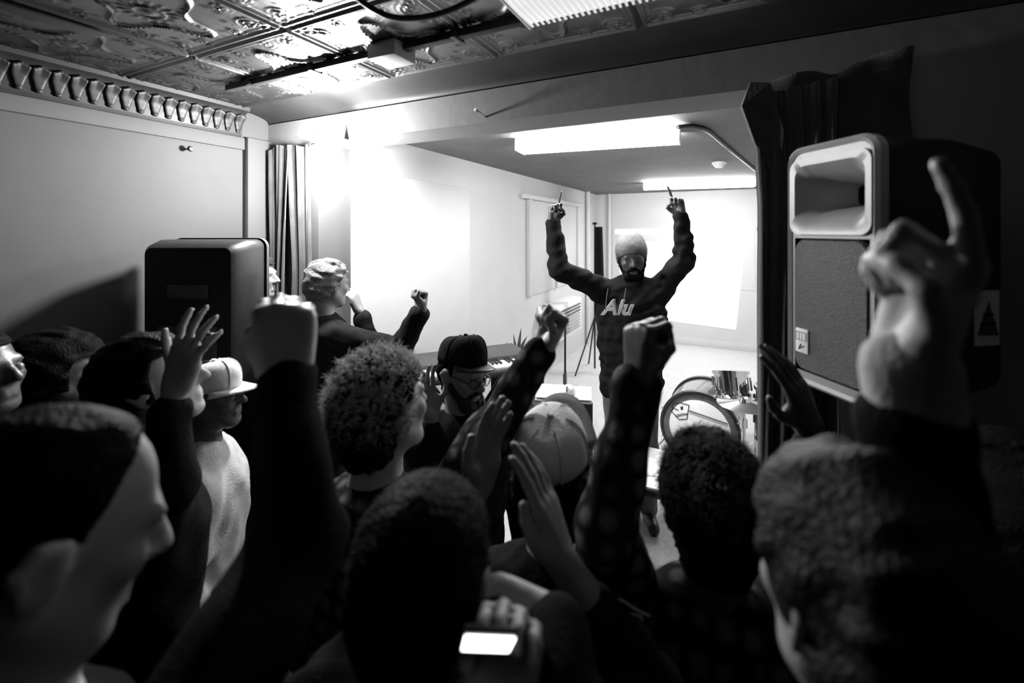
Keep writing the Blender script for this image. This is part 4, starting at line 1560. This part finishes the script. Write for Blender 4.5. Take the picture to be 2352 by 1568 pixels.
def add_cap(info, mat='cap_pale', brim_mat=None, tilt=0.0, crown_h=0.105, brim_len=0.075, brim_w=0.085, brim_up=0.0, flat=0.0, zoff=0.045, name='cap', panel=None):
    k = info['hs']
    root = info['root']
    Rt = np.array(info['R']) @ np.array(Matrix.Rotation(math.radians(tilt), 3, 'X'))
    Hc = np.array(info['Hc'])
    B = np.array(info['base'])

    def w(p):
        return Vector(Hc + Rt @ (np.array(p) * k) - B)
    bm = bmesh.new()
    rings = []
    n = 36
    for j in range(9):
        t = j / 8
        ph = t * math.pi / 2
        rx = 0.086 * (math.cos(ph) ** (0.55 + flat))
        ry = 0.107 * (math.cos(ph) ** (0.55 + flat))
        z = zoff + crown_h * math.sin(ph) ** (0.9)
        rings.append([(rx * math.cos(2 * math.pi * i / n), -0.016 + ry * math.sin(2 * math.pi * i / n) + 0.012 * t, z + 0.012 * t * math.sin(2 * math.pi * i / n)) for i in range(n)])
    vr = [[bm.verts.new(w(p)) for p in r] for r in rings[:-1]]
    apex = bm.verts.new(w((0, -0.004, zoff + crown_h)))
    for a_, b_ in zip(vr[:-1], vr[1:]):
        for i in range(n):
            bm.faces.new((a_[i], a_[(i + 1) % n], b_[(i + 1) % n], b_[i]))
    for i in range(n):
        bm.faces.new((vr[-1][i], vr[-1][(i + 1) % n], apex))
    cap = bm_obj(name, bm, mat, root, smooth=True)
    cap.modifiers.new('thickness', 'SOLIDIFY').thickness = 0.003
    lathe_pts = [w((0, -0.004, zoff + crown_h + 0.001)), w((0, -0.004, zoff + crown_h + 0.007))]
    tube('button', lathe_pts, 0.008, mat, cap, 10)
    # seam ribs over the crown
    for i in range(0, n, 6):
        tube('seam', [w(Vector(r[i]) * 1.012) for r in rings[:-1]], 0.0016, mat, cap, 5)
    # brim
    bm = bmesh.new()
    g0, g1 = [], []
    m = 18
    for i in range(m + 1):
        t = -1 + 2 * i / m
        ang = math.pi / 2 + t * 1.15
        inner = (0.086 * math.cos(ang), -0.016 + 0.107 * math.sin(ang), zoff + 0.004)
        xo = -t * brim_w
        prof = (1 - abs(t) ** 2.6)
        yo = -0.016 + 0.107 * math.sin(math.pi / 2 + t * 1.15) + brim_len * prof
        zo = zoff + 0.004 - 0.022 * t * t * (1 - min(1, abs(brim_up))) + brim_up * brim_len * prof
        row = []
        for q in range(5):
            u = q / 4
            row.append((inner[0] + (xo - inner[0]) * u, inner[1] + (yo - inner[1]) * u, inner[2] + (zo - inner[2]) * u))
        g0.append([bm.verts.new(w(p)) for p in row])
    for i in range(m):
        for q in range(4):
            bm.faces.new((g0[i][q], g0[i + 1][q], g0[i + 1][q + 1], g0[i][q + 1]))
    br = bm_obj('brim', bm, brim_mat or mat, cap, smooth=True)
    br.modifiers.new('thickness', 'SOLIDIFY').thickness = 0.004
    return cap


# 1 performer
perf = person('performer in grey beanie and dark hoodie pointing both index fingers up on stage', (1451, 590, 2.72), 190, pitch=-8, roll=4, ab=184, floor=SZ, skin='skin_dark', hs=1.03,
              top='hoodie', topmat='cloth_charcoal', legmat='cloth_grey', vox=0.0075, sw=0.185, seed=4, bulk=1.12, hem=0.06, wrinkle=0.006, collar=0.03, neck_len=-0.045,
              arms={'R': dict(w=(1270, 512, 2.66), e=(1284, 618, 2.62), d=(0.10, 1, 0), n=(0.55, 0, -0.8), style='point', cuff=0.96, k=1.05),
                    'L': dict(w=(1563, 496, 2.66), e=(1573, 596, 2.64), d=(-0.22, 1, 0), n=(-0.75, 0, -0.65), style='point', cuff=0.96, k=1.05)}, beard='hair_black')
# beanie
Rn = np.array(perf['R'])
s = SDF()
s.ell(perf['hw']((0, -0.024, 0.034)), np.array((0.097, 0.114, 0.110)), Rn, 0.02)
s.ell(perf['hw']((0, -0.045, 0.085)), np.array((0.070, 0.080, 0.070)), Rn, 0.03)
Hn = np.array(perf['Hc'])
pos, q = s.build(0.006, noise=fold_noise(0.0006, 120, 5), mask=lambda p: (0.040 + 0.62 * (((p - Hn) @ Rn)[:, 1] - 0.09) - ((p - Hn) @ Rn)[:, 2]) * 0.9)
bn = mesh_obj('beanie', np_mesh('beanie', pos - np.array(perf['base']), q), 'beanie_knit', perf['root'])
# chest print and drawstring, kangaroo pocket seam
cu = bpy.data.curves.new('print', 'FONT')
cu.body = 'Alu'
cu.size = 0.12
cu.shear = 0.35
cu.extrude = 0.002
cu.offset = 0.004
cu.align_x = 'CENTER'
to = bpy.data.objects.new('print_tmp', cu)
COL.objects.link(to)
dg = bpy.context.evaluated_depsgraph_get()
me = bpy.data.meshes.new_from_object(to.evaluated_get(dg))
bpy.data.objects.remove(to)
pf = perf['fb']
pc = P(1416, 722, 2.72 - 0.175)
xr = UP.cross(pf).normalized()
mt = Matrix((xr, UP, pf)).transposed().to_4x4()
mt.translation = pc - perf['base']
me.transform(mt)
pr = mesh_obj('chest_print', me, 'print_white', perf['root'])
pr['label'] = 'white script lettering on the chest'
for px in (1391, 1432):
    tube('drawstring', smooth_path([P(px + 6, 662, 2.55) - perf['base'], P(px + 2, 685, 2.535) - perf['base'], P(px, 712, 2.53) - perf['base']]), 0.0028, 'cloth_grey', perf['root'], 6)

# 2 person by the curtain, one fist raised, other hand at the face
p2i = person('person in open dark jacket by the curtain, fist raised and other hand at mouth', (757, 650, 2.28), 38, pitch=-6, ab=46, skin='skin_mid', topmat='cloth_charcoal', vox=0.0085, seed=12,
             hair=dict(mat='hair_fair', thick=0.016, curl=0.004, freq=110, back=-0.07), collar=0.016, bulk=1.12,
             arms={'R': dict(w=(966, 716, 2.10), e=(915, 806, 2.12), d=(0.10, 1, 0), n=(-0.6, 0, -0.6), style='fist', cuff=0.92),
                   'L': dict(w=(826, 715, 2.46), e=(852, 800, 2.50), d=(-0.35, 1, -0.1), n=(-1, 0, 0.2), style='hold', cuff=0.80)})
# 3 profile behind the left loudspeaker
person('dark-haired person in profile between the left loudspeaker and the curtain', (590, 632, 2.35), 84, ab=26, sw=0.15, skin='skin_mid', vox=0.009, seed=13, topmat='cloth_charcoal',
       hair=dict(mat='hair_brown', thick=0.012, back=-0.08))
# 6 pale cap in profile
p6 = person('person in profile wearing a pale peaked cap and light jacket', (488, 905, 1.58), 84, pitch=4, ab=60, skin='skin_dark', topmat='cloth_pale', vox=0.0085, seed=16, collar=0.013, hs=0.98,
            hair=dict(mat='hair_black', thick=0.006, back=-0.07), eyes=True)
add_cap(p6, 'cap_pale', None, tilt=-8, crown_h=0.090, brim_len=0.062, zoff=0.030, flat=0.0)
# 7 dark-haired man, hand waving
person('dark-haired person with bright forehead waving an open hand beside the pale cap', (350, 872, 1.12), 62, pitch=14, ab=40, skin='skin_light', vox=0.008, seed=17,
       hair=dict(mat='hair_black', thick=0.014, back=-0.10, face_line=0.060),
       arms={'R': dict(w=(402, 895, 1.02), e=(385, 1110, 0.98), d=(0.30, 1, 0), n=(0.2, 0, 1), style='open', cuff=0.75)})
# 8 silhouette with big hair
person('dark silhouette with long bushy hair against the left wall', (140, 855, 1.52), 40, skin='skin_dark', vox=0.010, seed=18,
       hair=dict(mat='hair_black', thick=0.030, curl=0.005, freq=90, back=-0.20, vol=(0.01, 0.005, 0.01)))
# 9 face cut by the left frame edge
person('bare-headed person in profile cut by the left edge of the picture', (-58, 850, 1.18), 88, ab=50, pitch=6, skin='skin_dark', vox=0.008, seed=19, eyes=True,
       hair=dict(mat='hair_black', thick=0.004, back=-0.07))
# 10 shaved head close to the camera, arm raised
person('blurred close-cropped head close at the lower left with a forearm raised', (120, 1205, 0.455), 38, pitch=-20, ab=26, skin='skin_pale', vox=0.0065, seed=20, hs=1.0,
       hair=dict(mat='hair_black', thick=0.004, back=-0.09, curl=0.0008, side=0.01, face_line=0.102),
       arms={'R': dict(w=(655, 872, 0.64), e=(690, 1250, 0.60), d=(-0.02, 1, 0.05), n=(-0.4, 0, 0.9), style='fist', cuff=0.97, k=1.05)})
# 11 curly back of head, right arm raised
p11 = person('curly-haired person seen from behind raising a fist in a checked sleeve', (885, 925, 1.03), 38, pitch=6, ab=26, skin='skin_light', vox=0.0065, seed=21, collar=0.014, topmat='plaid',
       hair=dict(mat='hair_core', thick=0.016, curl=0.006, freq=170, back=-0.09, vox=0.005, seed=8),
       arms={'R': dict(w=(1247, 800, 1.14), e=(1118, 1000, 1.06), d=(0.45, 1, 0), n=(-0.7, 0.3, -0.5), style='fist', cuff=0.93)})
add_strands(p11, 2600, 0.016, 0.006, 1.6, 0.0013, 'strand_light', 0.016, seed=5)
# 12 bearded man with cap and glasses facing the camera
p12 = person('bearded man in dark cap and glasses, turned towards the crowd, hand at cheek', (1066, 852, 1.72), 132, pitch=-8, roll=-3, ab=160, skin='skin_mid', vox=0.007, seed=22, eyes=True,
             hair=dict(mat='hair_black', thick=0.004, back=-0.07), beard='hair_brown',
             arms={'R': dict(w=(992, 955, 1.64), e=(965, 1090, 1.66), d=(-0.22, 1, -0.05), n=(0.7, 0, -0.6), style='open', cuff=0.80)})
add_cap(p12, 'cloth_black', 'black_plastic', tilt=6, crown_h=0.100, brim_len=0.060, zoff=0.036, flat=-0.1)
gl = p12['hw']
Bn = np.array(p12['base'])
for sx in (-1, 1):
    ring = [Vector(gl((sx * 0.033 + 0.024 * math.cos(t), 0.099 - 0.01 * abs(math.cos(t)) * (1 if math.cos(t) * sx > 0 else 0), -0.010 + 0.017 * math.sin(t))) - Bn) for t in [2 * math.pi * i / 16 for i in range(16)]]
    tube('glasses_rim', ring, 0.0022, 'black_plastic', p12['root'], 6, closed=True)
    tube('glasses_temple', [Vector(gl((sx * 0.057, 0.092, -0.006)) - Bn), Vector(gl((sx * 0.080, 0.0, 0.0)) - Bn)], 0.002, 'black_plastic', p12['root'], 6)
tube('glasses_bridge', [Vector(gl((-0.009, 0.101, -0.006)) - Bn), Vector(gl((0.009, 0.101, -0.006)) - Bn)], 0.002, 'black_plastic', p12['root'], 6)
# 15 cap with pale crown seen from behind
p15 = person('person from behind in a two-tone cap, pale crown and broad dark brim', (1268, 1085, 1.10), 16, pitch=12, hs=1.06, skin='skin_mid', vox=0.0085, seed=25,
             hair=dict(mat='hair_black', thick=0.010, back=-0.11, curl=0.004))
add_cap(p15, 'cap_pale', 'cap_brim', tilt=-4, crown_h=0.085, brim_len=0.10, brim_w=0.11, brim_up=0.38, zoff=0.058)
# 16 clapping person, short hair
p16 = person('short-haired person seen from behind in the middle, clapping hands raised ahead', (985, 1295, 0.585), 16, pitch=-4, skin='skin_mid', vox=0.006, seed=26,
       hair=dict(mat='hair_black', thick=0.006, back=-0.09, curl=0.0015, freq=300),
       arms={'L': dict(w=(1090, 1135, 0.86), pole=(-0.6, -1, 0), d=(0.25, 1, 0.1), n=(0.75, 0, -0.65), style='flat', cuff=0.7),
             'R': dict(w=(1290, 1290, 0.72), pole=(0.8, -1, 0), d=(-0.30, 1, 0.15), n=(-0.9, 0, 0.35), style='flat', cuff=0.6)})
add_strands(p16, 4500, 0.0045, 0.0, 0, 0.0007, 'strand_dark', 0.006, seed=6, name='short_strands')
# 17 round dark hair, both arms up
p17 = person('person with round dark hair from behind, raising a plaid sleeve fist', (1628, 1135, 0.90), 8, pitch=0, hs=0.97, skin='skin_dark', vox=0.0065, seed=27, topmat='plaid',
       hair=dict(mat='hair_black', thick=0.024, curl=0.005, freq=150, back=-0.10, seed=4),
       arms={'L': dict(w=(1468, 868, 0.84), e=(1392, 1205, 0.80), d=(0.0, 1, 0.02), n=(0.85, 0, 0.4), style='fist', cuff=0.95),
             'R': dict(w=(1862, 985, 0.92), e=(1885, 1175, 0.90), d=(-0.35, 1, 0), n=(-0.6, 0, 0.7), style='open', cuff=0.75)})
add_strands(p17, 2600, 0.012, 0.005, 1.5, 0.0011, 'strand_dark', 0.024, seed=7, back=-0.10)
# white strokes laid on the plaid sleeve, standing in for a tangle of cables
from mathutils.bvhtree import BVHTree
jk = [o for o in p17['root'].children if o.name.startswith('jacket')][0]
bv = BVHTree.FromPolygons([Vector(v.co) + p17['base'] for v in jk.data.vertices], [tuple(p.vertices) for p in jk.data.polygons])
STROKES = [[(1404, 1372), (1425, 1374), (1447, 1388), (1470, 1402), (1490, 1412)],
           [(1405, 1405), (1435, 1406), (1462, 1410), (1474, 1418), (1458, 1430), (1442, 1440), (1430, 1448), (1410, 1447)],
           [(1406, 1408), (1425, 1412), (1438, 1424), (1452, 1432)],
           [(1408, 1432), (1428, 1427), (1446, 1430), (1436, 1442), (1414, 1440)],
           [(1440, 1446), (1424, 1450), (1418, 1458), (1415, 1466)],
           [(1409, 1428), (1422, 1438), (1440, 1446)]]
eye_pt = Vector((0, 0, EYE))
for stp in STROKES:
    pts = []
    for (x, y) in stp:
        dv = (P(x, y, 1.0) - eye_pt).normalized()
        hit = bv.ray_cast(eye_pt, dv)
        if hit[0] is not None:
            pts.append(hit[0] + hit[1] * 0.002 - p17['base'])
    if len(pts) > 1:
        o = tube('cable_stroke', smooth_path(pts), 0.0024, 'print_white', p17['root'], 6)
        o['label'] = 'white strokes on the sleeve standing in for loose cables'
# 18 big head at lower right with ear, right hand pointing
p18 = person('wavy-haired person close at the lower right, ear lit, index finger pointing up', (1985, 1345, 0.42), -4, pitch=-4, ab=14, skin='skin_light', vox=0.0058, seed=28,
       hair=dict(mat='hair_brown', thick=0.016, curl=0.003, freq=120, lock=0.006, back=-0.10, side=-0.02, vox=0.005),
       arms={'R': dict(w=(2085, 835, 0.43), e=(2125, 1320, 0.42), d=(0.36, 1, 0.0), n=(-1, 0.1, 0.15), style='point_bent', cuff=0.70, k=1.08)})
_, E, Wr, dd, nn, _s = p18['J']['R']
cz = SDF()
cz.cone(E.lerp(Wr, 0.68), E.lerp(Wr, 0.97), 0.041, 0.036, 0.01)
cz.cone(E.lerp(Wr, 0.93), E.lerp(Wr, 0.97), 0.0385, 0.0385, 0.004)
pos, q = cz.build(0.006, noise=fold_noise(0.0015, 120, 3))
mesh_obj('shirt_cuff', np_mesh('shirt_cuff', pos - np.array(p18['base']), q), 'cloth_pale', p18['root'])
# 21 far right head with dark hat
p21 = person('dark silhouetted person in a hat at the far right edge', (2325, 1190, 0.72), 20, skin='skin_dark', vox=0.009, seed=31, hair=dict(mat='hair_black', thick=0.008, back=-0.09))
add_cap(p21, 'cloth_black', None, tilt=6, crown_h=0.09, zoff=0.035)
# 22 neighbour holding a phone, mostly below the frame
person('neighbour below the frame whose hands hold a glowing phone', C2W(-0.04, 0, -0.06) + Vector((0, 0, 1.50)), -8, pitch=-15, skin='skin_light', vox=0.0065, seed=32,
       hair=dict(mat='hair_brown', thick=0.012, back=-0.10),
       arms={'L': dict(w=(1165, 1660, 0.50), pole=(-0.3, -1, -0.4), d=(0.05, 0.8, 0.15), n=(-0.1, 0.2, -0.9), style='hold', cuff=0.85, k=0.95),
             'R': dict(w=(1275, 1440, 0.56), pole=(0.8, -1, -0.3), d=(-0.85, 0.25, 0.05), n=(-0.1, -0.75, 0.5), style='hold', cuff=0.98, k=0.95)})
phc = P(1120, 1478, 0.43)
ph = thing('phone', 'glowing phone screen held in two hands at the bottom', 'phone', phc)
Mx = Matrix((CAM_R, CAM_F, UP)).transposed()
ph.rotation_euler = (Mx @ Matrix.Rotation(math.radians(35), 3, 'X') @ Matrix.Rotation(math.radians(8), 3, 'Y')).to_euler()
box('case', (-0.026, 0.0, -0.036), (0.026, 0.008, 0.028), 'black_plastic', ph, 0.004)
box('display', (-0.0235, -0.0012, -0.022), (0.0235, 0.0, 0.025), 'phone_glow', ph, 0.0004)
sty = tube('stylus', [P(1046, 1398, 0.50), P(1150, 1372, 0.52)], 0.0032, 'cloth_charcoal', n=8)
tag(sty, 'thin dark stick held between the fingers above the phone', 'stick')
